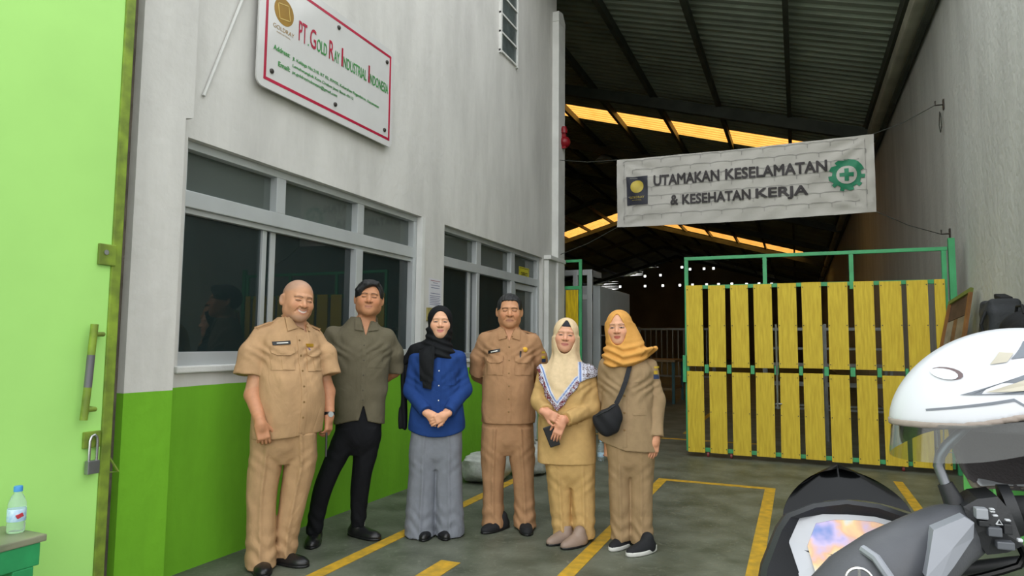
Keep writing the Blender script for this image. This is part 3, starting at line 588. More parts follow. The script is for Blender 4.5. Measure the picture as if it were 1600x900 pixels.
for k in range(14): obj('bar', box(B(), -4.6+.17*k, -4.57+.17*k, 21, 21.03, .3, 1.75), M_rsteel, cg)
for z in (.3, 1.75): obj('rail', box(B(), -4.65, -2.3, 20.99, 21.05, z, z+.06), M_rsteel, cg)
for x in (-4.65, -2.35): obj('post', box(B(), x, x+.06, 20.98, 21.06, 0, 1.85), M_rsteel, cg)
t = thing('stacked_crate', (-2.3, 17.5, 0), 'low brown crate on the hall floor beside the work table', 'crate')
for k in range(4): obj('slat', box(B(), -2.6, -2.0, 17.2, 17.22, .02+.11*k, .11+.11*k), M_wood, t); obj('slat', box(B(), -2.6, -2.0, 17.78, 17.8, .02+.11*k, .11+.11*k), M_wood, t)
obj('base_board', box(B(), -2.6, -2.0, 17.2, 17.8, 0, .02), M_wood, t)
for i, (x, y, z, l) in enumerate(((-7.2, 19.5, 8.05, 'nearer'), (-6.0, 22.0, 7.7, 'farther'))):
    t = thing('high_bay_lamp', (x, y, z), l+' unlit round lamp hanging under the hall roof', 'lamp', 'hall lamps')
    obj('shade', lathe(B(), [(.05, .12), (.12, .10), (.30, -.06), (.32, -.10), (.30, -.10), (.10, .06)], (0, 0, 0), 18), M_mach, t, world=False, smooth=True); obj('rod', tube(B(), [(0, 0, .10), (0, 0, rz(x)-z)], .015, 6), M_steel, t, world=False)

# ------------------------------------------------------------------ white sacks by the wall
M_sack = mat('white_sack', 'B9BCB6', .6, var=.12, scale=14, bump=.3, bscale=30)
def sack(loc, sx, sy, sz, seed, label):
    bm = B(); bmesh.ops.create_icosphere(bm, subdivisions=4, radius=1.0)
    for v in bm.verts:
        c = v.co.copy(); q = Vector([math.copysign(abs(a)**.62, a) for a in c]); n = .05*sin(c.x*7+seed)*sin(c.z*5+seed*2)+.03*sin(c.y*11+c.z*9+seed); q *= 1+n
        v.co = Vector((q.x*sx, q.y*sy, max(q.z, -.97)*sz+sz*.97))
    o = obj('sack', bm, M_sack, None, world=False, smooth=True); o.location = loc; tag(o, label, 'sack', 'white sacks by the office wall')
    nb = B(); tube(nb, [(0, 0, sz*1.85), (.02, .0, sz*2.0), (.05, .01, sz*2.12)], [.045, .025, .05], 8); obj('tied_neck', nb, M_sack, o, world=False, smooth=True)
sack((-2.80, 5.95, 0), .20, .26, .135, 1.0, 'white sack on the floor next to the woman in grey trousers')
sack((-2.55, 6.45, 0), .20, .24, .155, 2.3, 'white sack seen between the legs of the man in brown uniform')
sack((-2.40, 7.1, 0), .17, .2, .11, 4.1, 'small white sack behind the man in brown uniform')

# ------------------------------------------------------------------ clutter along the right wall
M_lgreen = mat('cabinet_green', '74C86E', .5, var=.08, scale=4)
gc_ = thing('green_shelf', (1.47, 6.1, 0), 'light green painted wooden shelf standing along the right wall', 'shelf')
for y in (5.0, 6.0, 6.98): obj('upright_panel', box(B(), 1.30, 1.63, y, y+.03, 0, 1.28, .003), M_lgreen, gc_)
for z in (.06, .50, .92, 1.26): obj('shelf_board', box(B(), 1.30, 1.63, 5.0, 7.01, z, z+.028, .003), M_lgreen, gc_)
obj('back_panel', box(B(), 1.63, 1.645, 5.0, 7.01, 0, 1.28), M_lgreen, gc_)
M_bagk = mat('black_fabric', '17191C', .75, bump=.2, bscale=60); M_bagg = mat('dark_grey_fabric', '2D3034', .7, bump=.2, bscale=60); M_brownc = mat('brown_cloth', '5E5348', .85)
def blob_thing(name, fn, lo, hi, h, mt, loc, label, cat, group=None):
    t = thing(name, loc, label, cat, group); return t, (fn, lo, hi, h, mt)
pb = thing('framed_board', (1.45, 7.9, 1.03), 'wooden framed plank panel leaning against the right wall by the gate', 'panel')
TL, TR, BL, BR = Vector((1.47, 8.10, 1.78)), Vector((1.60, 7.76, 1.90)), Vector((1.31, 8.05, 1.04)), Vector((1.45, 7.70, 1.04))
uu_ = (TR-TL); dn = (BL-TL); nn_ = uu_.cross(dn).normalized(); nn_ = nn_ if nn_.x < 0 else -nn_
def pl_(u0, u1, v0, v1, t0, t1, name, mt):
    def pt(u, v): return (TL*(1-u)+TR*u)*(1-v)+(BL*(1-u)+BR*u)*v
    bm = B(); q = [pt(u0, v0), pt(u1, v0), pt(u1, v1), pt(u0, v1)]; a = [bm.verts.new(c+nn_*t0) for c in q]; b = [bm.verts.new(c+nn_*t1) for c in q]
    bm.faces.new(a[::-1]); bm.faces.new(b)
    for i in range(4): bm.faces.new((a[i], a[(i+1) % 4], b[(i+1) % 4], b[i]))
    bmesh.ops.recalc_face_normals(bm, faces=bm.faces); obj(name, bm, mt, pb)
M_fw = mat('frame_wood', '8A6038', .6, var=.15, scale=6); M_fg = mat('frame_wood_green', '6E7A3A', .6)
pl_(0, 1, 0, .05, 0, .03, 'frame_bar', M_fg); pl_(0, 1, .95, 1, 0, .03, 'frame_bar', M_fw); pl_(0, .08, .05, .95, 0, .03, 'frame_bar', M_fw); pl_(.92, 1, .05, .95, 0, .03, 'frame_bar', M_fw)
for k, (u0, u1, c) in enumerate(((.08, .35, '8C8470'), (.36, .52, '7A5A38'), (.53, .92, '867A64'))):
    mt_ = mat('plank_%s' % 'abc'[k], c, .7, var=.2, scale=7); pl_(u0, u1, .30, .94, 0, .012, 'plank', mt_); 
pl_(.08, .92, .05, .29, 0, .010, 'plank', mat('dark_plank', '5A4636', .7, var=.2, scale=7))
sd_ = thing('stand', (1.42, 7.88, 0), 'thin wire stand under the framed panel beside the gate', 'stand')
for x, y in ((1.28, 7.72), (1.28, 8.06), (1.58, 7.72), (1.58, 8.06)): obj('leg', tube(B(), [(x, y, 0), (x+(1.42-x)*.12, y, 1.0)], .007, 6), M_rsteel, sd_)
obj('seat', box(B(), 1.27, 1.60, 7.66, 8.12, 1.0, 1.03, .005), M_fw, sd_); obj('ring', tube(B(), [(1.28, 7.72, .3), (1.58, 7.72, .3), (1.58, 8.06, .3), (1.28, 8.06, .3), (1.28, 7.72, .3)], .005, 6), M_rsteel, sd_)
# ------------------------------------------------------------------ people: implicit surfaces meshed with surface nets
def V3(*a): return np.array(a, dtype=np.float64)
def nrm(q): return np.sqrt(np.einsum('ij,ij->i', q, q))
def smin(a, b, k):
    h = np.clip(.5+.5*(b-a)/k, 0, 1); return b+(a-b)*h-k*h*(1-h)
def smax(a, b, k): return -smin(-a, -b, k)
def cap(P, a, b, r1, r2):
    a, b = np.array(a, float), np.array(b, float); ab = b-a; q = P-a; t = np.clip(q@ab/(ab@ab), 0, 1)
    return nrm(q-t[:, None]*ab)-(r1+(r2-r1)*t)
def chain(P, pts, rs, k=.02):
    d = None
    for i in range(len(pts)-1):
        e = cap(P, pts[i], pts[i+1], rs[i], rs[i+1]); d = e if d is None else smin(d, e, k)
    return d
def ell(P, c, r):
    q = P-np.array(c, float); r = np.array(r, float); k0 = nrm(q/r); k1 = nrm(q/r**2); return k0*(k0-1)/np.maximum(k1, 1e-9)
def rbox(P, c, h, r):
    q = np.abs(P-np.array(c, float))-(np.array(h, float)-r); return nrm(np.maximum(q, 0))+np.minimum(q.max(axis=1), 0)-r
def spl(zs, vs):
    """smooth (monotone-ish) interpolation table"""
    zs, vs = np.array(zs, float), np.array(vs, float); m = np.gradient(vs, zs)
    t = np.linspace(zs[0], zs[-1], 160); i = np.clip(np.searchsorted(zs, t)-1, 0, len(zs)-2); h = zs[i+1]-zs[i]; u = (t-zs[i])/h
    y = (2*u**3-3*u**2+1)*vs[i]+(u**3-2*u**2+u)*h*m[i]+(-2*u**3+3*u**2)*vs[i+1]+(u**3-u**2)*h*m[i+1]
    return t, y
class Loft:
    """stack of superellipse sections (z, half width, half depth, cx, cy), turned by yaw about (x0, y0)"""
    def __init__(s, secs, yaw=0.0, o=(0, 0), n=2.4):
        secs = [tuple(q)+(0,)*(5-len(q)) for q in secs]; z = [q[0] for q in secs]; s.z0, s.z1 = z[0], z[-1]
        s.t = [spl(z, [q[k] for q in secs]) for k in (1, 2, 3, 4)]; s.yaw, s.o, s.n = yaw, o, n
    def loc(s, P):
        x = P[:, 0]-s.o[0]; y = P[:, 1]-s.o[1]; c, d = cos(s.yaw), sin(s.yaw); return c*x+d*y, -d*x+c*y
    def sec(s, z): return [np.interp(z, *q) for q in s.t]
    def __call__(s, P, off=0.0, cap0=True, cap1=True):
        x, y = s.loc(P); z = P[:, 2]; a, b, cx, cy = s.sec(z); a = a+off; b = b+off
        k = (np.abs((x-cx)/a)**s.n+np.abs((y-cy)/b)**s.n)**(1/s.n)
        d = (k-1)*np.minimum(a, b)
        if cap0: d = np.maximum(d, s.z0-z)
        if cap1: d = np.maximum(d, z-s.z1)
        return d
def boxed(P, fn, lo, hi, far=.25):
    """evaluate fn only inside a box"""
    m = ((P >= np.array(lo)) & (P <= np.array(hi))).all(1); d = np.full(len(P), far)
    if m.any(): d[m] = fn(P[m])
    return d
def bchain(P, pts, rs, k=.02, pad=.09):
    a = np.array(pts, float); return boxed(P, lambda Q: chain(Q, pts, rs, k), a.min(0)-max(rs)-pad, a.max(0)+max(rs)+pad)
def rotp(P, o, R): return (P-np.array(o, float))@R        # world -> local for rotation matrix columns = local axes
def Rm(yaw=0, pitch=0, roll=0):
    """columns: local axes. yaw turns the front (-y) towards +x; pitch > 0 looks up; roll > 0 tips the top to +x"""
    Rz = np.array([[cos(yaw), -sin(yaw), 0], [sin(yaw), cos(yaw), 0], [0, 0, 1]]); Rx = np.array([[1, 0, 0], [0, cos(pitch), sin(pitch)], [0, -sin(pitch), cos(pitch)]])
    Ry = np.array([[cos(roll), 0, sin(roll)], [0, 1, 0], [-sin(roll), 0, cos(roll)]]); return Rz@Ry@Rx
def folds(P, seed, amp, wl, dirw=(1, 1, .5)):
    """cloth creases: a few warped sine waves"""
    r = np.random.RandomState(seed); out = np.zeros(len(P)); Q = P*np.array(dirw)
    wx = .035*np.sin(Q[:, 0]*17+Q[:, 2]*11+seed)+.03*np.sin(Q[:, 2]*21-Q[:, 1]*15+seed*2.1)
    for i in range(4):
        v = r.normal(size=3); v /= np.linalg.norm(v); k = 2*pi/wl*(.7+.3*i)
        out += np.sin((Q@v+wx)*k+r.rand()*6.28)/(1+.4*i)
    out = out/2.2; return amp*np.sign(out)*np.abs(out)**1.2
def axis(*spans):
    out = []
    for a, b, h in spans:
        n = max(1, int(round((b-a)/h))); out += list(np.linspace(a, b, n, endpoint=False))
    out.append(spans[-1][1]); return np.array(out)
def surf(fn, xs, ys, zs, blk=7):
    """naive surface nets on a (non-uniform) grid; only blocks near the surface are evaluated"""
    nx, ny, nz = len(xs), len(ys), len(zs); D = np.ones((nx, ny, nz), np.float32)
    def parts(n): return [(i, min(i+blk, n)) for i in range(0, n, blk)]
    bx, by, bz = parts(nx), parts(ny), parts(nz); cen = []; rad = []
    cx = np.array([(xs[a]+xs[b-1])/2 for a, b in bx]); cy = np.array([(ys[a]+ys[b-1])/2 for a, b in by]); cz = np.array([(zs[a]+zs[b-1])/2 for a, b in bz])
    hx = np.array([xs[min(b, nx-1)]-xs[a] for a, b in bx]); hy = np.array([ys[min(b, ny-1)]-ys[a] for a, b in by]); hz = np.array([zs[min(b, nz-1)]-zs[a] for a, b in bz])
    G = np.stack(np.meshgrid(cx, cy, cz, indexing='ij'), -1).reshape(-1, 3); R = np.sqrt((hx[:, None, None]**2)+(hy[None, :, None]**2)+(hz[None, None, :]**2)).reshape(-1)*.62+.012
    d = fn(G); act = (np.abs(d) < R).reshape(len(bx), len(by), len(bz)); sg = (d < 0).reshape(act.shape)
    ix = np.repeat(np.arange(len(bx)), [b-a for a, b in bx]); iy = np.repeat(np.arange(len(by)), [b-a for a, b in by]); iz = np.repeat(np.arange(len(bz)), [b-a for a, b in bz])
    D[sg[np.ix_(ix, iy, iz)]] = -1
    I = np.argwhere(act[np.ix_(ix, iy, iz)]); P = np.stack([xs[I[:, 0]], ys[I[:, 1]], zs[I[:, 2]]], 1); vals = np.empty(len(P), np.float32)
    for s in range(0, len(P), 400000): vals[s:s+400000] = fn(P[s:s+400000])
    D[I[:, 0], I[:, 1], I[:, 2]] = np.clip(vals, -1, 1)
    D[0], D[-1], D[:, 0], D[:, -1], D[:, :, 0], D[:, :, -1] = [np.maximum(q, 1e-4) for q in (D[0], D[-1], D[:, 0], D[:, -1], D[:, :, 0], D[:, :, -1])]
    ins = D < 0; c = np.zeros((nx-1, ny-1, nz-1), np.int8)
    for a in (0, 1):
        for b in (0, 1):
            for e in (0, 1): c += ins[a:nx-1+a, b:ny-1+b, e:nz-1+e]
    A = np.argwhere((c > 0) & (c < 8)); idx = -np.ones(c.shape, np.int32); idx[A[:, 0], A[:, 1], A[:, 2]] = np.arange(len(A))
    acc = np.zeros((len(A), 3)); cnt = np.zeros(len(A)); ax = (xs, ys, zs)
    for k in range(3):
        o1, o2 = [q for q in range(3) if q != k]
        for u in (0, 1):
            for v in (0, 1):
                off = np.zeros(3, int); off[o1] = u; off[o2] = v; p0 = A+off; p1 = p0.copy(); p1[:, k] += 1
                d0 = D[p0[:, 0], p0[:, 1], p0[:, 2]]; d1 = D[p1[:, 0], p1[:, 1], p1[:, 2]]; s = (d0 < 0) != (d1 < 0)
                t = np.where(s, d0/np.where(d0 == d1, 1, d0-d1), 0); q = np.stack([ax[j][p0[:, j]] for j in range(3)], 1).astype(float)
                q[:, k] += t*(ax[k][p1[:, k]]-ax[k][p0[:, k]]); acc[s] += q[s]; cnt[s] += 1
    Vv = acc/np.maximum(cnt, 1)[:, None]; F = []
    for k in range(3):
        o1, o2 = [(1, 2), (2, 0), (0, 1)][k]; sl0 = [slice(None)]*3; sl1 = [slice(None)]*3; sl0[k] = slice(0, -1); sl1[k] = slice(1, None)
        E = np.argwhere(ins[tuple(sl0)] != ins[tuple(sl1)])
        E = E[(E[:, o1] > 0) & (E[:, o2] > 0) & (E[:, o1] < c.shape[o1]) & (E[:, o2] < c.shape[o2])]
        if not len(E): continue
        fl = ins[E[:, 0], E[:, 1], E[:, 2]]; q = []
        for u, v in ((1, 1), (0, 1), (0, 0), (1, 0)):
            p = E.copy(); p[:, o1] -= u; p[:, o2] -= v; q.append(idx[p[:, 0], p[:, 1], p[:, 2]])
        q = np.stack(q, 1); q[~fl] = q[~fl][:, ::-1]; F.append(q[(q >= 0).all(1)])
    return Vv, np.concatenate(F)
def np_mesh(name, V, F, col=None):
    me = bpy.data.meshes.new(name); me.vertices.add(len(V)); me.vertices.foreach_set('co', np.asarray(V, np.float32).ravel())
    me.loops.add(F.size); me.loops.foreach_set('vertex_index', F.astype(np.int32).ravel()); me.polygons.add(len(F))
    me.polygons.foreach_set('loop_start', np.arange(0, F.size, F.shape[1], dtype=np.int32)); me.polygons.foreach_set('use_smooth', np.ones(len(F), bool))
    me.update(calc_edges=True); me.validate()
    if col is not None:
        at = me.color_attributes.new('tint', 'FLOAT_COLOR', 'POINT'); at.data.foreach_set('color', np.concatenate([col, np.ones((len(col), 1))], 1).astype(np.float32).ravel())
    return me
import time as _time
def grid_surf(name, fn, lo, hi, h, mt, parent, col=None):
    xs, ys, zs = [axis((lo[k], hi[k], h)) for k in range(3)]; V, F = surf(fn, xs, ys, zs)
    return link(name, np_mesh(name, V, F, col(V) if col else None), mt, parent)
def tint_mat(name, rough=.6, sss=0.0, bump=.05, bscale=300., spec=.35, sheen=0.0):
    mt = bpy.data.materials.new(name); mt.use_nodes = True; n = mt.node_tree.nodes; l = mt.node_tree.links; b = n['Principled BSDF']
    a = n.new('ShaderNodeAttribute'); a.attribute_name = 'tint'; t = n.new('ShaderNodeTexCoord'); nz = n.new('ShaderNodeTexNoise'); nz.inputs['Scale'].default_value = 45; nz.inputs['Detail'].default_value = 4; l.new(t.outputs['Object'], nz.inputs[0])
    mp = n.new('ShaderNodeMapRange'); mp.inputs[1].default_value = .3; mp.inputs[2].default_value = .7; mp.inputs[3].default_value = .93; mp.inputs[4].default_value = 1.05; l.new(nz.outputs[0], mp.inputs[0])
    mx = n.new('ShaderNodeVectorMath'); mx.operation = 'SCALE'; l.new(a.outputs['Color'], mx.inputs[0]); l.new(mp.outputs[0], mx.inputs['Scale']); l.new(mx.outputs[0], b.inputs['Base Color'])
    b.inputs['Roughness'].default_value = rough; b.inputs['Specular IOR Level'].default_value = spec; b.inputs['Sheen Weight'].default_value = sheen
    if sss: b.inputs['Subsurface Weight'].default_value = sss; b.inputs['Subsurface Radius'].default_value = (.012, .005, .003); b.inputs['Subsurface Scale'].default_value = .6
    n2 = n.new('ShaderNodeTexNoise'); n2.inputs['Scale'].default_value = bscale; l.new(t.outputs['Object'], n2.inputs[0]); bp = n.new('ShaderNodeBump'); bp.inputs['Strength'].default_value = bump; bp.inputs['Distance'].default_value = .004
    l.new(n2.outputs[0], bp.inputs['Height']); l.new(bp.outputs[0], b.inputs['Normal']); return mt
M_skin = tint_mat('skin', .5, .0, .04, 250, .35)
M_tintcloth = tint_mat('printed_cloth', .8, 0, .10, 400, .2)
M_hair = mat('black_hair', '16171A', .38, var=.25, scale=90, stretch=(1, 1, .15), bump=.5, bscale=220, spec=.5)
M_button = mat('button', '8A6A3E', .4); M_blackplastic = mat('black_plastic', '17181A', .35); M_whitep = mat('white_print', 'E6E6E0', .6); M_gold = mat('brass', 'D9A83A', .35, metal=.6)
M_blackshoe = mat('black_leather', '1B1B1D', .32, spec=.5); M_whitesole = mat('white_rubber', 'D8D8D4', .6)
def cloth(name, c, rough=.85, c2=None, wr=.30, ws=6.0):
    """woven cloth: slight mottling, fine weave and soft wrinkles"""
    mt = mat(name, c, rough, var=.05, scale=20, spec=.18, col2=c2); n = mt.node_tree.nodes; l = mt.node_tree.links; b = n['Principled BSDF']
    t = n.new('ShaderNodeTexCoord'); mp = n.new('ShaderNodeMapping'); mp.inputs['Scale'].default_value = (1.0, 1.0, .62); mp.inputs['Rotation'].default_value = (.3, .5, .2); l.new(t.outputs['Object'], mp.inputs[0])
    w = n.new('ShaderNodeTexNoise'); w.inputs['Scale'].default_value = ws; w.inputs['Detail'].default_value = 3.5; w.inputs['Distortion'].default_value = 1.1; w.inputs['Roughness'].default_value = .5; l.new(mp.outputs[0], w.inputs[0])
    r = n.new('ShaderNodeMath'); r.operation = 'PINGPONG'; r.inputs[1].default_value = .22; l.new(w.outputs[0], r.inputs[0])
    bp = n.new('ShaderNodeBump'); bp.inputs['Strength'].default_value = wr; bp.inputs['Distance'].default_value = .05; l.new(r.outputs[0], bp.inputs['Height'])
    f = n.new('ShaderNodeTexNoise'); f.inputs['Scale'].default_value = 420; l.new(t.outputs['Object'], f.inputs[0]); b2 = n.new('ShaderNodeBump'); b2.inputs['Strength'].default_value = .12; b2.inputs['Distance'].default_value = .004
    l.new(f.outputs[0], b2.inputs['Height']); l.new(bp.outputs[0], b2.inputs['Normal']); l.new(b2.outputs[0], b.inputs['Normal']); return mt

def head_sdf(Q, o):
    """Q in head frame: origin between the eyes' depth centre, x image right, -y front; o: face options"""
    fat = o.get('fat', 0.0); jaw = o.get('jaw', .060)
    d = ell(Q, (0, .014, .030), (.077+fat*.3, .096, .085))
    d = smin(d, ell(Q, (0, -.018, -.038), (jaw+.004+fat, .070, .079)), .035)
    d = smin(d, ell(Q, (0, -.060, -.092), (.024+fat*.5, .020, .020)), .035)
    ax = np.abs(Q[:, 0]); A = np.stack([ax, Q[:, 1], Q[:, 2]], 1)
    d = smin(d, ell(A, (.050+fat*.6, .002, -.062), (.018, .026, .026)), .035)
    d = smin(d, ell(A, (.036+fat*.5, -.058, -.028), (.024, .020, .022)), .025)
    d = smin(d, cap(A, (.006, -.084, .022), (.040, -.072, .020), .009, .008), .014)
    d = smax(d, -ell(A, (.031, -.096, .000), (.017, .016, .0095)), .012)
    d = smin(d, ell(A, (.031, -.0765, -.001), (.0150, .0110, .0088)), .004)
    nw = o.get('nose', 1.0)
    d = smin(d, cap(Q, (0, -.080, .008), (0, -.0985, -.029), .0060, .0112*nw), .013)
    d = smin(d, ell(A, (.0130*nw, -.0905, -.0325), (.0088, .010, .0075)), .007)
    sm = o.get('smile', .004); mz = -.064
    mw = o.get('mouth', .024)
    mc = Q.copy(); mc[:, 2] = mc[:, 2]-sm*(Q[:, 0]/mw)**2; mc[:, 1] = mc[:, 1]-.012*(np.abs(Q[:, 0])/.03)**2
    d = smin(d, cap(mc, (-mw*.8, -.083, mz+.0045), (mw*.8, -.083, mz+.0045), .0050, .0050), .006)
    d = smin(d, cap(mc, (-mw*.7, -.082, mz-.0060), (mw*.7, -.082, mz-.0060), .0060, .0060), .007)
    d = smax(d, -cap(mc, (-mw, -.092, mz), (mw, -.092, mz), .0022+o.get('open', 0), .0022+o.get('open', 0)), .004)
    if o.get('fold'): d = smax(d, -cap(A, (.019, -.092, -.036), (.037, -.074, -.064), .0035, .0025), .007)
    if o.get('ears', True):
        E = A.copy(); c, s = cos(.5), sin(.5); ex = E[:, 0]-.082-fat*.3; ey = E[:, 1]-.016; E = np.stack([c*ex-s*ey, s*ex+c*ey, E[:, 2]+.006], 1)
        e = ell(E, (0, 0, 0), (.0075, .021, .033)); e = smax(e, -ell(E, (.009, -.004, .003), (.006, .011, .019)), .006); d = smin(d, e, .008)
    return d
def head_tint(Q, o):
    sk = np.array(lin(o['skin'])); n = len(Q); C = np.tile(sk, (n, 1)); ax = np.abs(Q[:, 0]); fr = Q[:, 1] < -.02
    def mixin(mask, c, a=1.0):
        mk = (np.clip(mask, 0, 1)*a)[:, None]; C[:] = C*(1-mk)+np.array(lin(c) if isinstance(c, str) else c)*mk
    A = np.stack([ax, Q[:, 1], Q[:, 2]], 1)
    mixin(np.exp(-((ax-.042)**2+(Q[:, 2]+.030)**2)/.0005)*fr, sk*np.array([1.12, .80, .74]), .45)
    mixin(np.exp(-(ax**2+(Q[:, 2]+.030)**2)/.00022)*(Q[:, 1] < -.085), sk*np.array([1.08, .82, .76]), .5)
    if 'stubble' in o: mixin(np.clip((Q[:, 2]-.035-.25*np.maximum(-Q[:, 1]-.02, 0))/.02, 0, 1)*(1-np.clip((-Q[:, 1]-.045)/.03, 0, 1))+np.clip((Q[:, 1]-.005)/.02, 0, 1)*(Q[:, 2] > -.02), o['stubble'], .45)
    if 'beard' in o: mixin(np.clip((-.078-Q[:, 2])/.012, 0, 1)*fr+np.exp(-((Q[:, 2]+.047)/.006)**2)*(ax < .028)*fr*.6, o['beard'], .35)
    bz, bt = o.get('brow', (.0195, .0045)); arc = bz-.10*np.maximum(ax-.030, 0)**1+.0*ax
    mixin((1-np.abs(Q[:, 2]-arc-.004*np.sin(np.clip((ax-.012)/.04, 0, 1)*pi))/bt)*1.6*(ax > .011)*(ax < .052)*fr, o.get('browc', '2B201C'), .80)
    ez = o.get('eyez', -.001); eh = o.get('eyeh', .0030); curve = o.get('eyecurve', -.0015)*((ax-.031)/.016)**2
    u = (ax-.031)/.0155; lid = eh*np.sqrt(np.clip(1-u**2, 0, 1)); q = np.abs(Q[:, 2]-ez-curve)
    if eh > .0024: mixin(((q < lid)*(np.abs(u) < 1)*fr).astype(float), 'C9BFB8', .9)
    mixin(np.exp(-((q-lid)/.0016)**2)*(np.abs(u) < 1.05)*fr*(Q[:, 2] > ez-.004), '1C1413', .9)
    if eh > .0024: mixin((np.clip(1.4-np.sqrt((ax-.031)**2+(Q[:, 2]-ez)**2)/.0052, 0, 1)*2*(q < lid+.001)*fr), '18110F', .95)
    mw = o.get('mouth', .024); sm = o.get('smile', .004); lz = Q[:, 2]+.064-sm*(Q[:, 0]/mw)**2; tp = 1-(ax/(mw*1.12))**2
    mixin((1.3-np.abs(lz+.001)/(.0105*np.sqrt(np.clip(tp, .02, 1))))*2*(tp > 0)*(Q[:, 1] < -.05), o.get('lip', 'A8584E'), o.get('lipk', .8))
    if o.get('open', 0) > .002: mixin((1-np.abs(lz-.0005)/(o['open']+.0022))*4*(ax < mw*.85)*(Q[:, 1] < -.05), 'D6C9BE', .9)
    else: mixin(np.exp(-(lz/.0016)**2)*(ax < mw)*(Q[:, 1] < -.05), '5A2A26', .8)
    mixin(np.exp(-((ax-.010)**2+(Q[:, 2]+.040)**2)/.000018)*(Q[:, 1] < -.085), '4A241C', .6)
    return C
def hand_sdf(P, W, d, n, side, curl=.45, sc=1.0, spread=.06, thumb=(.62, .25, .74), curls=None):
    d = np.array(d, float); d /= np.linalg.norm(d); n = np.array(n, float); n -= d*(n@d); n /= np.linalg.norm(n); t = np.cross(d, n)*side
    q = P-np.array(W, float); L = np.stack([q@t, q@n, q@d], 1)/sc
    r = rbox(L, (0, .002, .046), (.037, .0135, .046), .0125); r = smin(r, cap(L, (0, 0, -.03), (0, 0, .02), .026, .026), .02)
    fs = None
    for i, (x, ln, rad) in enumerate(((.0275, .070, .0088), (.0092, .078, .0090), (-.0092, .072, .0086), (-.0265, .056, .0078))):
        a = V3(x, .001, .084-.006*(i == 3)); ang = .12; cu = curls[i] if curls else curl*(1+.12*i)
        for j, fr in enumerate((.46, .30, .24)):
            ang += cu*(.55 if j == 0 else .85); b = a+ln*fr*V3(sin(spread*(1.5-i)*1.0)*.9, sin(ang), cos(ang)); e = cap(L, a, b, rad*(1-.07*j), rad*(1-.07*(j+1)))
            fs = e if fs is None else np.minimum(fs, e); a = b
    r = smin(r, fs, .006); th = np.array(thumb, float); th /= np.linalg.norm(th); a = V3(.030, .006, .020); b = a+th*.040; c = b+(th*.6+V3(-.05, .15, .75))/np.linalg.norm(th*.6+V3(-.05, .15, .75))*.034
    r = smin(r, smin(cap(L, a, b, .0135, .0108), cap(L, b, c, .0108, .0088), .004), .010); return r*sc

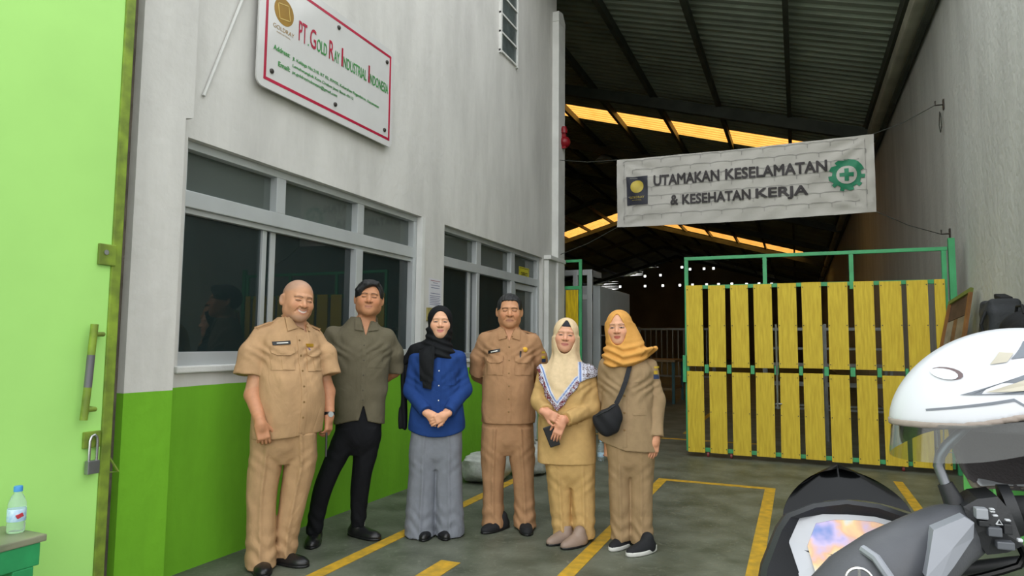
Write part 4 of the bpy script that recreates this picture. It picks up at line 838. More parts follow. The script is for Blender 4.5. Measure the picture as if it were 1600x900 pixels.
class Person:
    def __init__(s, pos, label, hd, shirt_fn=None):
        ang = atan2(pos[0], -pos[1])
        # local -y must face the camera, which stands at the world origin
        tx, ty = -pos[0], -pos[1]; s.rot = atan2(tx, -ty)
        s.o = thing('person', (pos[0], pos[1], 0), label, 'person', rotz=s.rot); s.hd = hd; s.R = Rm(hd.get('yaw', 0), hd.get('pitch', 0), hd.get('roll', 0)); s.hc = np.array(hd['c'], float); s.sc = hd.get('s', 1.0)
    def hq(s, P): return rotp(P, s.hc, s.R)/s.sc
    def head(s, P): return head_sdf(s.hq(P), s.hd)*s.sc
    def part(s, name, fn, lo, hi, h, mt, col=None, parent=None): return grid_surf(name, fn, lo, hi, h, mt, parent or s.o, col)
    def body(s, arms, torso, legs, hands, neck, xr=(-.40, .48), hz=(.62, .95)):
        hc = s.hc; sk = np.array(lin(s.hd['skin'])); S_ = s.sc
        def fn(P):
            d = boxed(P, s.head, hc-.19, hc+.19)
            d = smin(d, boxed(P, lambda Q: cap(Q, neck[0], neck[1], neck[2], neck[2]*1.12), np.minimum(neck[0], neck[1])-.16, np.maximum(neck[0], neck[1])+.16), .025)
            d = smin(d, boxed(P, lambda Q: torso(Q, -.040+.026*np.clip((Q[:, 2]-torso.z1+.26)/.14, 0, 1)), (-9, -9, torso.z0-.1), (9, 9, torso.z1+.1)), .03)
            for lg in legs: d = smin(d, boxed(P, lambda Q: lg(Q, -.028), (-9, -9, -1), (9, 9, lg.z1+.08)), .02)
            for pts, rs in arms: d = smin(d, bchain(P, pts, rs), .02)
            for h in hands:
                W = np.array(h['W'], float); dn = np.array(h['d'], float); c0 = W+dn/np.linalg.norm(dn)*.08
                d = smin(d, boxed(P, lambda Q: hand_sdf(Q, **h), c0-.16, c0+.16), .012)
            return d
        hx, hy, hzc = hc
        xs = axis((xr[0], hx-.11, .0042), (hx-.11, hx+.11, .0025), (hx+.11, xr[1], .0042)); ys = axis((-.30, hy-.13, .0045), (hy-.13, hy-.03, .0026), (hy-.03, .26, .0065))
        zs = axis((.04, hz[0], .022), (hz[0], hz[1], .0040), (hz[1], hc[2]-.16, .010), (hc[2]-.16, hc[2]+.15, .0025))
        V, F = surf(fn, xs, ys, zs); Q = s.hq(V); C = np.tile(sk, (len(V), 1)); m = V[:, 2] > hc[2]-.19*S_
        C[m] = head_tint(Q[m], s.hd)
        for h in hands: 
            mm = nrm(V-np.array(h['W'])) < .22; C[mm] = sk*np.array(s.hd.get('handtint', (1.0, .90, .86)))
        return link('body', np_mesh('body', V, F, C), M_skin, s.o)
    def trace(s, fn, X, Z, yaw=0.0, o=(0, 0), start=-.38, tmax=.03):
        """front surface points of an implicit cloth along its own front direction; X, Z arrays in the cloth's turned frame"""
        c, d = cos(yaw), sin(yaw); t = np.full(X.shape, start)
        def pos(t): return np.stack([o[0]+c*X-d*t, o[1]+d*X+c*t, Z], 1)
        for _ in range(45):
            t = np.minimum(t+np.clip(fn(pos(t)), -.02, .05)*.75, tmax)
        return pos(t), np.array([d, -c, 0.0])
    def patch(s, name, fn, quad, mt, th=.003, nu=8, nv=8, yaw=0.0, o=(0, 0), lift=0.0, round_=0.0, parent=None):
        """a thin piece of cloth (pocket, tag, collar) laid on the traced surface; quad: 4 corners (x,z), order bl br tr tl"""
        u, v = np.meshgrid(np.linspace(0, 1, nu), np.linspace(0, 1, nv)); u, v = u.ravel(), v.ravel(); q = np.array(quad, float)
        wq = np.stack([(1-u)*(1-v), u*(1-v), u*v, (1-u)*v], 1); XZ = wq@q; X, Z = XZ[:, 0], XZ[:, 1]
        P, nv_ = s.trace(fn, X, Z, yaw, o); lf = lift if np.isscalar(lift) else np.array(lift)[0]*(1-v)+np.array(lift)[1]*v
        A = P+nv_*(th+lf if np.isscalar(lf) else (th+lf)[:, None]); Bq = P-nv_*.004; n = len(P); F = []
        for j in range(nv-1):
            for i in range(nu-1):
                k = j*nu+i; F.append((k, k+1, k+nu+1, k+nu)); F.append((n+k, n+k+nu, n+k+nu+1, n+k+1))
        rim = [i for i in range(nu)]+[j*nu+nu-1 for j in range(1, nv)]+[(nv-1)*nu+i for i in range(nu-2, -1, -1)]+[j*nu for j in range(nv-2, 0, -1)]
        for a, b in zip(rim, rim[1:]+rim[:1]): F.append((a, n+a, n+b, b))
        ob = link(name, np_mesh(name, np.concatenate([A, Bq]), np.array(F)), mt, parent or s.o); ob.data.set_sharp_from_angle(angle=radians(50)); return ob
    def buttons(s, fn, pts, mt, yaw=0.0, o=(0, 0), r=.0065, name='button'):
        P, n = s.trace(fn, np.array([p[0] for p in pts]), np.array([p[1] for p in pts]), yaw, o)
        me = None
        for p in P:
            bm = B(); tube(bm, [Vector(p)-Vector(n)*.003, Vector(p)+Vector(n)*.004, Vector(p)+Vector(n)*.005], [r, r, r*.8], 10); obj(name, bm, mt, s.o, world=False, smooth=True)
    def shoe(s, toe, ang, L=.27, W=.048, mt=None, sole=None, h=.055, heel=.0, name='shoe', ank=None):
        """shoe with its toe tip at (x, y), pointing along ang (0 = towards the camera, + = image right)"""
        dx, dy = sin(ang), -cos(ang)
        def fr(P): q = P-np.array([toe[0], toe[1], 0]); return np.stack([q[:, 0]*-dy+q[:, 1]*dx, -(q[:, 0]*dx+q[:, 1]*dy), P[:, 2]], 1)   # x across, y back from toe
        def up(P):
            q = fr(P); d = smin(ell(q, (0, .085, .022), (W, .088, .038)), ell(q, (0, L-.075, .03), (W*.82, .078, h)), .05); d = smin(d, cap(q, (0, L-.07, .04), (0, L-.07, h+.03), .042, .040), .025)
            d = smax(d, .006-P[:, 2], .004)
            return d
        lo = (min(toe[0], toe[0]-dx*L)-.08, min(toe[1], toe[1]-dy*L)-.08, -.005); hi = (max(toe[0], toe[0]-dx*L)+.08, max(toe[1], toe[1]-dy*L)+.08, .16)
        ob = s.part(name, up, lo, hi, .0055, mt)
        def so(P):
            q = fr(P); e = smin(ell(np.stack([q[:, 0], q[:, 1], q[:, 2]*0], 1), (0, .088, 0), (W+.004, .092, 1)), ell(np.stack([q[:, 0], q[:, 1], q[:, 2]*0], 1), (0, L-.075, 0), (W*.86, .082, 1)), .05)
            return smax(smax(e, P[:, 2]-(.016+(.012 if sole else 0)+heel*np.clip((q[:, 1]-.12)/.1, 0, 1)), .004), .001-P[:, 2], .002)
        s.part('sole', so, lo, (hi[0], hi[1], .06), .0055, sole or M_blackplastic, parent=ob); return ob
def leg_loft(secs, **k): return Loft(secs, **k)
# ------------------------------------------------------------------ the six people
def make_shirt(torso, sleeves, seed, amp=.004, neck=None, hem=None, vneck=None, k=.045, bulge=None):
    """one garment: torso stack, sleeves (pts, radii, cut) and creases"""
    def fn(P):
        d = torso(P, cap0=False)
        for pts, rs in sleeves:
            e = bchain(P, pts, rs, .03); a, b = np.array(pts[-2], float), np.array(pts[-1], float); u = (b-a)/np.linalg.norm(b-a)
            e = smax(e, (P-b)@u, .004); s0 = np.array(pts[0], float); d = smin(d, e, k*np.exp(-(((P-s0)**2).sum(1))/.0100)+.007)
        fo = folds(P, seed, amp, .16, (1, 1, .55)); d = d+fo
        # drag creases running down and in from the armpits
        for (sx, sz) in [(sleeves[0][0][0][0], sleeves[0][0][0][2]), (sleeves[1][0][0][0], sleeves[1][0][0][2])]:
            w = np.exp(-((P[:, 0]-sx*.75)**2+(P[:, 2]-sz+.13)**2)/.010); d = d+w*amp*.7*np.sin((P[:, 0]*np.sign(-sx)*.9+P[:, 2]+.02*np.sin(P[:, 2]*30))*88+seed)
        if neck is not None: d = smax(d, -cap(P, neck[0], neck[1], neck[2], neck[2]), .006)
        if vneck is not None: d = smax(d, -ell(P, vneck[0], vneck[1]), .006)
        z0 = hem(P) if hem else torso.z0
        return smax(d, z0-P[:, 2], .004)
    return fn
def make_trousers(pelvis, legs, seed, amp=.004, crease=.0, top=None):
    def fn(P):
        L = None
        for lg in legs:
            e = lg(P, cap1=False); x, y = lg.loc(P); a, b, cx, cy = lg.sec(P[:, 2])
            if crease: e = e-crease*1.4*np.exp(-((x-cx)/.011)**2)*(y < cy)
            L = e if L is None else smin(L, e, .006)
        L = np.maximum(L, P[:, 2]-legs[0].z1)
        d = smin(L, pelvis(P), .014)
        z = P[:, 2]; low = np.exp(-((z-.10)/.10)**2)
        d = d+folds(P, seed, amp, .15, (1, 1, .5))+low*amp*.75*np.sin(z*70+P[:, 0]*30+2*np.sin(P[:, 0]*40+seed))+amp*.35*np.exp(-((z-pelvis.z0-.02)/.07)**2)*np.sin((z*1.0-np.abs(P[:, 0])*.9)*80)
        return d if top is None else np.maximum(d, z-top)
    return fn
def vcut(P, x0, zb, sl=.55, lean=0.0): return np.maximum((np.abs(P[:, 0]-x0-lean*(P[:, 2]-zb))-(P[:, 2]-zb)*sl)*.85, P[:, 1]+.0)
def collar(p, fn, yaw, o, w, z_top, z_pt, x_in, mt, drop=.065, z_v=None):
    """two shirt-collar wings either side of the neck opening"""
    for sg in (-1, 1):
        q = [(sg*x_in*.25, z_v or z_pt+.01), (sg*(x_in+.045), z_pt), (sg*w, z_top-.012), (sg*w*.78, z_top+.012)]
        if sg < 0: q = [q[1], q[0], q[3], q[2]]
        p.patch('collar', fn, q, mt, .006, 6, 8, yaw, o, lift=(.004, .014))
def uniform_pocket(p, fn, cx, cz, yaw, o, mt, w=.062, h=.068):
    pk = p.patch('pocket', fn, [(cx-w, cz-h), (cx+w, cz-h), (cx+w, cz+h*.7), (cx-w, cz+h*.7)], mt, .0055, 12, 12, yaw, o)
    p.patch('pocket_pleat', fn, [(cx-.012, cz-h+.004), (cx+.012, cz-h+.004), (cx+.012, cz+h*.5), (cx-.012, cz+h*.5)], mt, .0085, 4, 10, yaw, o)
    p.patch('pocket_flap', fn, [(cx-w*.98, cz+h*.42), (cx+w*.98, cz+h*.42), (cx+w*1.03, cz+h), (cx-w*1.03, cz+h)], mt, .0105, 12, 6, yaw, o, lift=(.004, 0))
    p.patch('pocket_flap_tip', fn, [(cx-w*.55, cz+h*.26), (cx+w*.55, cz+h*.26), (cx+w*.95, cz+h*.43), (cx-w*.95, cz+h*.43)], mt, .0105, 10, 4, yaw, o, lift=(.004, .003))
    p.buttons(fn, [(cx, cz+h*.42)], M_button, yaw, o, .006)

# ---- 1: broad man in tan uniform, shaved head, laughing
M_tan = cloth('tan_uniform', 'B99670')
HD = dict(c=(.050, -.035, 1.572), s=1.10, skin='C49270', yaw=.38, pitch=-.05, roll=.10, fat=.006, jaw=.064, smile=.012, mouth=.027, open=.0027, fold=1, lipk=.6, nose=1.25, eyeh=.0016, eyecurve=-.0025, brow=(.0165, .0038), browc='5B4338', stubble='8F8279', beard='A79186', lip='B3685F')
p = Person((-2.86, 3.21), 'bald smiling man in tan uniform shirt and trousers, hands at his sides, wearing a watch', HD)
YW = .50
to = Loft([(.70, .205, .155, 0, -.005), (.80, .208, .165, 0, -.012), (.95, .205, .178, 0, -.022), (1.08, .200, .172, 0, -.018), (1.20, .200, .150), (1.30, .200, .128), (1.37, .180, .108, 0, .005), (1.42, .125, .090, 0, .01), (1.47, .070, .068, 0, .0)], YW, (.005, 0))
sl = [([(-.150, -.050, 1.365), (-.192, -.065, 1.25), (-.210, -.080, 1.122)], [.054, .076, .088]), ([(.165, .085, 1.350), (.222, .06, 1.24), (.254, .035, 1.112)], [.052, .066, .070])]
nk = ((.045, -.005, 1.50), (.02, .02, 1.34), .068)
shirt = make_shirt(to, sl, 3, .0062, nk, lambda P: .762+.10*(P[:, 0])*.7, (nk[0], (.001, .001, .001)))
def shirtv(P): return smax(shirt(P), -vcut(P, .105, 1.372, .30, -.45), .006)
p.part('shirt', shirtv, (-.34, -.27, .72), (.36, .25, 1.50), .0066, M_tan)
pel = Loft([(.60, .10, .09), (.68, .172, .132), (.80, .190, .150), (.90, .188, .150), (.98, .180, .145)], YW*.7, (.0, 0))
lg = [Loft([(.012, .088, .105, -.112, -.02), (.12, .084, .10, -.113, -.01), (.40, .086, .10, -.118), (.62, .096, .125, -.102), (.78, .096, .14, -.090)]), Loft([(.040, .066, .095, .030, .06), (.14, .068, .092, .034, .05), (.40, .083, .10, .068, .03), (.62, .096, .125, .100, .02), (.78, .096, .14, .088)])]
p.part('trousers', make_trousers(pel, lg, 11, .0050, .007, .815), (-.26, -.22, -.0), (.26, .22, .97), .0075, M_tan)
armL = [(-.150, -.055, 1.35), (-.185, -.105, 1.01), (-.132, -.215, .855)]; armR = [(.165, .085, 1.33), (.247, .075, 1.01), (.258, .02, .865)]
hA = dict(W=armL[2], d=(.25, -.02, -1), n=(-.25, 1, .05), side=1, curl=.72); hB = dict(W=armR[2], d=(-.02, -.10, -1), n=(-.9, .55, 0), side=1, curl=.70)
p.body([(armL, [.038, .046, .030]), (armR, [.036, .044, .030])], to, lg, [hA, hB], nk[:2]+(.060,), xr=(-.32, .36), hz=(.64, .91))
collar(p, shirtv, YW*.75, (.03, 0), .080, 1.475, 1.385, .030, M_tan, z_v=1.405)
p.patch('placket', shirtv, [(-.016, .79), (.016, .79), (.014, 1.36), (-.014, 1.36)], M_tan, .0035, 4, 30, YW, (.005, 0))
uniform_pocket(p, shirtv, -.105, 1.225, YW, (.005, 0), M_tan); uniform_pocket(p, shirtv, .095, 1.215, YW, (.005, 0), M_tan, .055)
p.buttons(shirtv, [(0, z) for z in (1.33, 1.24, 1.15, 1.06, .97, .88)], M_button, YW, (.005, 0))
nt_ = p.patch('name_tag', shirtv, [(-.155, 1.300), (-.060, 1.307), (-.060, 1.328), (-.155, 1.321)], M_blackplastic, .007, 8, 3, YW, (.005, 0))
p.patch('tag_lettering', shirtv, [(-.135, 1.309), (-.075, 1.313), (-.075, 1.319), (-.135, 1.315)], M_whitep, .0105, 8, 3, YW, (.005, 0), parent=nt_)
p.patch('badge', shirtv, [(.045, 1.292), (.090, 1.292), (.095, 1.310), (.040, 1.310)], M_gold, .007, 5, 3, YW, (.005, 0))
p.patch('pen', shirtv, [(.062, 1.235), (.072, 1.235), (.060, 1.285), (.050, 1.285)], mat('pen_violet', '6E5A86', .3), .012, 3, 5, YW, (.005, 0))
for x0 in (-.16, .16):
    bm = B(); a = Vector((x0*.62, .0+.25*x0, 1.432)); b = Vector((x0*1.12, .50*x0*.9, 1.398)); bar(bm, a, b, .045, .012, bev=.004); obj('epaulette', bm, M_tan, p.o, world=False)
p.shoe((-.085, -.215), .10, .28, .050, M_blackshoe); p.shoe((.155, -.10), .85, .28, .050, M_blackshoe)
w_ = obj('watch', tube(B(), [Vector((.256, .030, .885)), Vector((.256, .026, .868))], .0375, 18), M_blackplastic, p.o, world=False, smooth=True)
obj('watch_face', tube(B(), [Vector((.263, -.008, .878)), Vector((.266, -.018, .877))], .017, 14), M_alu, w_, world=False)
ph = thing('phone', wloc(p.o)+Matrix.Rotation(p.rot, 3, 'Z')@Vector((.240, -.055, .70)), 'dark phone held low in the bald man\'s left hand beside his thigh', 'phone', rotz=p.rot)
obj('phone_body', obox(B(), (0, 0, 0), (.005, 0, .001), (0, .036, -.006), (0, .012, .072), .004), M_blackplastic, ph, world=False)
def world_of(p, v): return wloc(p.o)+Matrix.Rotation(p.rot, 3, 'Z')@Vector(v)
def hair_fn(p, off, opens, low):
    """hair cap in the head frame: cranium grown by off, minus face openings, cut below a line"""
    def fn(P):
        Q = p.hq(P); d = ell(Q, (0, .016, .032), (.079+off, .098+off, .086+off))
        for c, r in opens: d = smax(d, -(rbox(Q, c, r, .022) if r[1] > .145 else ell(Q, c, r)), .008)
        d = smax(d, low(Q)-Q[:, 2], .01)+.0014*np.sin(Q[:, 0]*260+60*Q[:, 2]+3*np.sin(Q[:, 1]*60))
        return d*p.sc
    return fn
# ---- 2: young man, olive shirt, black trousers, hands behind his back
M_olive = cloth('olive_cotton', '67614F'); M_blk = cloth('black_denim', '16171B', .8)
HD = dict(c=(.180, -.030, 1.620), s=1.07, skin='BC8662', yaw=-.04, pitch=.10, roll=.05, fat=.009, jaw=.064, smile=.003, mouth=.023, nose=1.2, eyeh=.0022, brow=(.0175, .0045), browc='1E1714', lip='A9705F', lipk=.55)
p = Person((-2.88, 3.75), 'young man with swept black hair, olive short-sleeved shirt and black trousers, hands behind back', HD)
O2 = (.135, 0)
to = Loft([(.74, .176, .125), (.86, .176, .128), (1.02, .182, .132), (1.18, .200, .136), (1.30, .210, .128), (1.38, .190, .108), (1.43, .130, .092), (1.49, .070, .070)], .04, O2)
sl = [([(-.050, .01, 1.375), (-.105, .04, 1.25), (-.125, .08, 1.13)], [.056, .070, .074]), ([(.312, .01, 1.368), (.362, .045, 1.24), (.376, .085, 1.12)], [.054, .066, .068])]
nk = ((.175, -.005, 1.54), (.15, .015, 1.36), .070)
shirt = make_shirt(to, sl, 21, .0060, nk, lambda P: .778+.02*np.cos((P[:, 0]-.13)*14))
def shirtv(P): return smax(smax(shirt(P), -vcut(P, .162, 1.362, .28), .006), -np.maximum((np.abs(P[:, 0]-.158)-(.905-P[:, 2])*.27)*.9, P[:, 1]), .004)
p.part('shirt', shirtv, (-.24, -.20, .74), (.48, .22, 1.52), .0068, M_olive)
pel = Loft([(.56, .07, .07), (.64, .140, .110), (.74, .156, .118), (.82, .150, .112), (.95, .148, .110)], 0, O2)
lg = [Loft([(.055, .050, .062, -.135, .0), (.20, .057, .068, -.118), (.42, .068, .078, -.060, -.01), (.60, .084, .095, .020), (.74, .086, .108, .072)]), Loft([(.07, .046, .058, .150, .06), (.20, .056, .068, .152, .05), (.42, .068, .078, .165, .02), (.60, .084, .095, .188, .01), (.74, .086, .108, .192)])]
p.part('trousers', make_trousers(pel, lg, 31, .0040, 0, .93), (-.22, -.17, .03), (.36, .2, .95), .0068, M_blk)
aL = [(-.055, .01, 1.36), (-.12, .10, 1.12), (.06, .20, .98)]; aR = [(.315, .01, 1.35), (.370, .10, 1.12), (.21, .20, .98)]
p.body([(aL, [.036, .046, .032]), (aR, [.036, .046, .032])], to, lg, [dict(W=aL[2], d=(.9, .0, -.35), n=(0, 1, 0), side=1, curl=.5), dict(W=aR[2], d=(-.8, .05, -.5), n=(0, 1, 0), side=-1, curl=.5)], nk[:2]+(.060,), xr=(-.24, .46), hz=(.82, 1.0))
collar(p, shirtv, 0, (.168, 0), .078, 1.495, 1.405, .034, M_olive, z_v=1.395)
p.patch('placket', shirtv, [(-.012, .92), (.016, .92), (.016, 1.33), (-.012, 1.33)], M_olive, .003, 4, 26, 0, (.150, 0))
p.patch('pocket', shirtv, [(.055, 1.15), (.145, 1.15), (.145, 1.265), (.055, 1.265)], M_olive, .003, 8, 8, 0, O2)
p.buttons(shirtv, [(.002, z) for z in (1.30, 1.20, 1.10, 1.0, .935)], mat('olive_button', '4A4534', .4), 0, (.150, 0), .0055)
hf = hair_fn(p, .012, [((.018, -.120, -.010), (.074, .105, .104)), ((0, -.13, -.07), (.092, .12, .08))], lambda Q: np.where(Q[:, 1] < .015, .000, -.065))
def h2(P):
    Q = p.hq(P); l = smin(chain(Q, [(.045, -.060, .092), (-.015, -.078, .080), (-.070, -.058, .042)], [.012, .017, .013], .02), chain(Q, [(.045, -.045, .097), (-.03, -.066, .090), (-.078, -.030, .048)], [.012, .018, .015], .02), .02)*p.sc
    return smin(hf(P), l, .018)
p.part('hair', h2, (.02, -.18, 1.50), (.34, .16, 1.80), .0045, M_hair)
p.shoe((-.150, -.185), -.10, .28, .049, M_blackshoe); p.shoe((.290, -.085), .80, .28, .049, M_blackshoe)
p.part('sock', lambda P: smax(cap(P, (.150, .06, .03), (.150, .06, .12), .046, .044), P[:, 2]-.105, .003), (.08, -.01, .02), (.22, .13, .13), .006, M_whitep)

# ---- 3: woman in blue tunic, black headscarf, wide grey trousers
M_blue = cloth('blue_cotton', '22407C'); M_grey = cloth('grey_suiting', '7E828B'); M_blackscarf = cloth('black_scarf', '15171A', .75)
HD = dict(c=(.012, -.030, 1.466), s=1.0, skin='DDAC8C', yaw=.02, pitch=.02, roll=.0, fat=.004, jaw=.060, smile=.005, mouth=.022, nose=1.05, eyeh=.0026, brow=(.0175, .0026), browc='8A6A58', lip='C0656A', ears=False)
p = Person((-2.34, 4.14), 'woman in blue tunic, black headscarf and wide grey trousers with hands clasped in front', HD)
to = Loft([(.66, .192, .150), (.80, .192, .150), (.95, .176, .146), (1.08, .168, .140), (1.17, .170, .126), (1.235, .158, .108), (1.28, .105, .088), (1.33, .06, .06)])
sl = [([(-.148, .0, 1.215), (-.180, -.015, .985), (-.075, -.180, .858)], [.050, .056, .044]), ([(.150, .0, 1.21), (.184, -.015, .995), (.078, -.180, .858)], [.050, .056, .044])]
shirt = make_shirt(to, sl, 41, .0060, None, lambda P: .680+1.1*P[:, 0]**2, k=.04)
p.part('tunic', shirt, (-.27, -.26, .64), (.27, .18, 1.34), .0064, M_blue)
pel = Loft([(.46, .09, .09), (.54, .165, .120), (.66, .172, .124), (.78, .168, .122)])
lg = [Loft([(.008, .108, .125, -.102, -.01), (.20, .103, .118, -.096), (.42, .098, .115, -.088), (.58, .096, .122, -.090), (.70, .090, .122, -.080)]), Loft([(.008, .106, .125, .100, .0), (.20, .102, .118, .094), (.42, .096, .115, .086), (.58, .094, .122, .086), (.70, .090, .122, .078)])]
p.part('trousers', make_trousers(pel, lg, 43, .0034, .006, .735), (-.24, -.20, -.0), (.24, .2, .80), .0070, M_grey)
aL = sl[0][0]; aR = sl[1][0]
p.body([([aL[0], aL[1], (-.060, -.185, .845)], [.045, .040, .026]), ([aR[0], aR[1], (.060, -.185, .845)], [.045, .040, .026])], to, lg, [dict(W=(-.055, -.190, .842), d=(.9, -.22, -.42), n=(.2, .9, -.1), side=-1, curl=.55, sc=.86, thumb=(.5, .1, .8)), dict(W=(.058, -.205, .838), d=(-.9, -.20, -.42), n=(-.2, .9, -.1), side=1, curl=.62, sc=.86, thumb=(.5, .1, .8))], ((.01, 0, 1.40), (0, .01, 1.24), .052), xr=(-.26, .26), hz=(.76, .89))
p.buttons(shirt, [(.01, z) for z in (1.13, 1.03, .93, .83, .75)], M_whitep, 0, (0, 0), .0045)
p.patch('placket', shirt, [(-.005, .70), (.025, .70), (.025, 1.25), (-.005, 1.25)], M_blue, .003, 4, 26)
p.patch('chest_pocket', shirt, [(.055, 1.03), (.130, 1.03), (.130, 1.12), (.055, 1.12)], M_blue, .003, 6, 6)
dr3 = Loft([(1.215, .118, .118, .005, -.012), (1.255, .122, .115, .0, -.012), (1.30, .100, .100, .0, -.01), (1.36, .090, .092, .003, -.006), (1.42, .088, .09, .006, .0)])
def hij(p, top=.094, wx=.058, zc=-.020, wz=.093, pt=0.0, yk=.004):
    def fn(P):
        Q = p.hq(P); d = ell(Q, (0, .018, .026), (.088, .110, top)); d = smin(d, ell(Q, (0, .004, -.062), (.080, .086, .075)), .04)
        w = wx*(1-pt*np.clip((Q[:, 2]-zc)/wz, 0, 1)); op = (np.sqrt((Q[:, 0]/w)**2+((Q[:, 2]-zc)/wz)**2)-1)*wx
        return d*p.sc, np.maximum(op, Q[:, 1]-yk)*p.sc
    return fn
hj = hij(p)
def scarf3(P):
    d, op = hj(P); n_ = dr3(P); a = np.arctan2(P[:, 0], -P[:, 1])
    n_ = n_+.006*np.sin(P[:, 2]*135+2.2*np.sin(a*1.3)+3*P[:, 0]*8)
    d = smin(d, n_, .03)
    d = smin(d, smax(bchain(P, [(-.06, -.02, 1.285), (-.150, .01, 1.262), (-.225, .05, 1.19)], [.055, .048, .030], .03), -.5-P[:, 2], .01)+.004*np.sin(P[:, 0]*70+P[:, 1]*90), .03)
    return smax(d, -op, .008)
p.part('headscarf', scarf3, (-.30, -.17, 1.14), (.17, .17, 1.60), .0050, M_blackscarf)
p.part('scarf_tail', lambda P: rbox(P, (-.232+.0, .055, .965), (.030, .026, .255), .02)+.006*np.sin(P[:, 0]*150+P[:, 2]*9)+.003*np.sin(P[:, 2]*22), (-.30, .0, .68), (-.17, .12, 1.24), .006, M_blackscarf)
p.patch('scarf_panel', shirt, [(-.098, 1.015), (-.040, 1.005), (-.025, 1.30), (-.125, 1.30)], M_blackscarf, .012, 10, 24, lift=(.008, .030))
p.patch('scarf_panel', shirt, [(-.120, 1.06), (-.030, 1.06), (-.022, 1.29), (-.130, 1.29)], M_blackscarf, .020, 10, 20, lift=(.006, .030))
p.shoe((-.078, -.175), -.15, .24, .042, M_blackshoe); p.shoe((.078, -.165), .15, .24, .042, M_blackshoe)

# ---- 4: man with cropped black hair in brown uniform, eyes closed, hands behind his back
M_brn = cloth('brown_uniform', 'A98260')
HD = dict(c=(.012, -.030, 1.555), s=1.07, skin='C08C68', yaw=.02, pitch=.0, roll=.0, fat=.004, jaw=.064, smile=-.002, mouth=.025, nose=1.25, eyeh=.0012, eyecurve=.0015, brow=(.0160, .0048), browc='33261F', lip='96604F', lipk=.55, fold=1)
p = Person((-1.96, 4.50), 'man with cropped black hair and closed eyes in brown uniform shirt and trousers', HD)
to = Loft([(.70, .198, .145), (.82, .196, .150, 0, -.006), (.98, .190, .156, 0, -.012), (1.12, .184, .150, 0, -.006), (1.24, .186, .134), (1.33, .186, .114), (1.385, .150, .098), (1.44, .072, .072)], .03, (.008, 0))
sl = [([(-.168, .0, 1.348), (-.205, .035, 1.22), (-.224, .08, 1.09)], [.052, .064, .066]), ([(.186, .0, 1.348), (.228, .035, 1.22), (.248, .08, 1.09)], [.052, .064, .066])]
nk = ((.012, -.005, 1.47), (.01, .015, 1.32), .068)
shirt = make_shirt(to, sl, 51, .0060, nk, lambda P: .750+.0*P[:, 0])
def shirt4(P): return smax(shirt(P), -vcut(P, .012, 1.335, .36), .006)
p.part('shirt', shirt4, (-.32, -.21, .72), (.34, .22, 1.46), .0066, M_brn)
pel = Loft([(.52, .09, .09), (.60, .165, .128), (.70, .180, .136), (.84, .174, .132), (.92, .17, .13)], 0, (.008, 0))
lg = [Loft([(.015, .086, .105, -.090, -.01), (.14, .078, .098, -.092), (.36, .078, .10, -.096), (.55, .097, .122, -.092), (.72, .090, .130, -.084)]), Loft([(.012, .083, .105, .136, -.01), (.14, .076, .098, .132), (.36, .078, .10, .122), (.55, .097, .122, .106), (.72, .090, .130, .098)])]
p.part('trousers', make_trousers(pel, lg, 53, .0050, .007, .79), (-.24, -.20, -.0), (.26, .2, .92), .0072, M_brn)
aL = [(-.17, .0, 1.33), (-.225, .12, 1.08), (-.04, .20, .95)]; aR = [(.188, .0, 1.33), (.25, .12, 1.08), (.07, .20, .95)]
p.body([(aL, [.036, .044, .030]), (aR, [.036, .044, .030])], to, lg, [dict(W=aL[2], d=(.9, .0, -.3), n=(0, 1, 0), side=1, curl=.5), dict(W=aR[2], d=(-.8, .04, -.4), n=(0, 1, 0), side=-1, curl=.5)], nk[:2]+(.060,), xr=(-.30, .33), hz=(.84, .98))
collar(p, shirt4, 0, (.012, 0), .080, 1.445, 1.345, .032, M_brn, z_v=1.362)
p.patch('placket', shirt4, [(-.015, .77), (.015, .77), (.014, 1.31), (-.014, 1.31)], M_brn, .0035, 4, 28, 0, (.012, 0))
uniform_pocket(p, shirt4, -.098, 1.165, 0, (.008, 0), M_brn, .058); uniform_pocket(p, shirt4, .105, 1.165, 0, (.008, 0), M_brn, .058)
p.buttons(shirt4, [(.0, z) for z in (1.295, 1.20, 1.11, 1.02, .93, .84)], M_button, 0, (.012, 0))
nt_ = p.patch('name_tag', shirt4, [(-.148, 1.245), (-.062, 1.262), (-.062, 1.284), (-.148, 1.267)], M_blackplastic, .008, 8, 3, 0, (.008, 0))
p.patch('tag_lettering', shirt4, [(-.128, 1.254), (-.080, 1.264), (-.080, 1.272), (-.128, 1.262)], M_whitep, .0118, 6, 3, 0, (.008, 0), parent=nt_)
p.buttons(shirt4, [(.118, 1.278)], M_gold, 0, (.008, 0), .019, 'badge')
p.patch('pen', shirt4, [(.078, 1.215), (.088, 1.215), (.092, 1.268), (.080, 1.268)], mat('pen_black', '2A2A30', .3), .012, 3, 5, 0, (.008, 0))
def upper_sleeve_badge(p, fn, x, z, parts):
    for (dx0, dx1, z0, z1, mt) in parts: p.patch('sleeve_badge', fn, [(x+dx0, z+z0), (x+dx1, z+z0), (x+dx1, z+z1), (x+dx0, z+z1)], mt, .003, 4, 4)
M_byel = mat('badge_yellow', 'D9B63A', .6); M_bblu = mat('badge_blue', '38466E', .6)
upper_sleeve_badge(p, shirt4, .262, 1.22, [(-.012, .014, .03, .045, M_byel), (-.012, .016, -.008, .012, M_byel), (-.012, .018, -.034, -.010, M_bblu)])
for x0 in (-1, 1):
    obj('epaulette', bar(B(), (.01+x0*.085, .0, 1.418), (.01+x0*.195, .01, 1.388), .045, .012, bev=.004), M_brn, p.o, world=False)
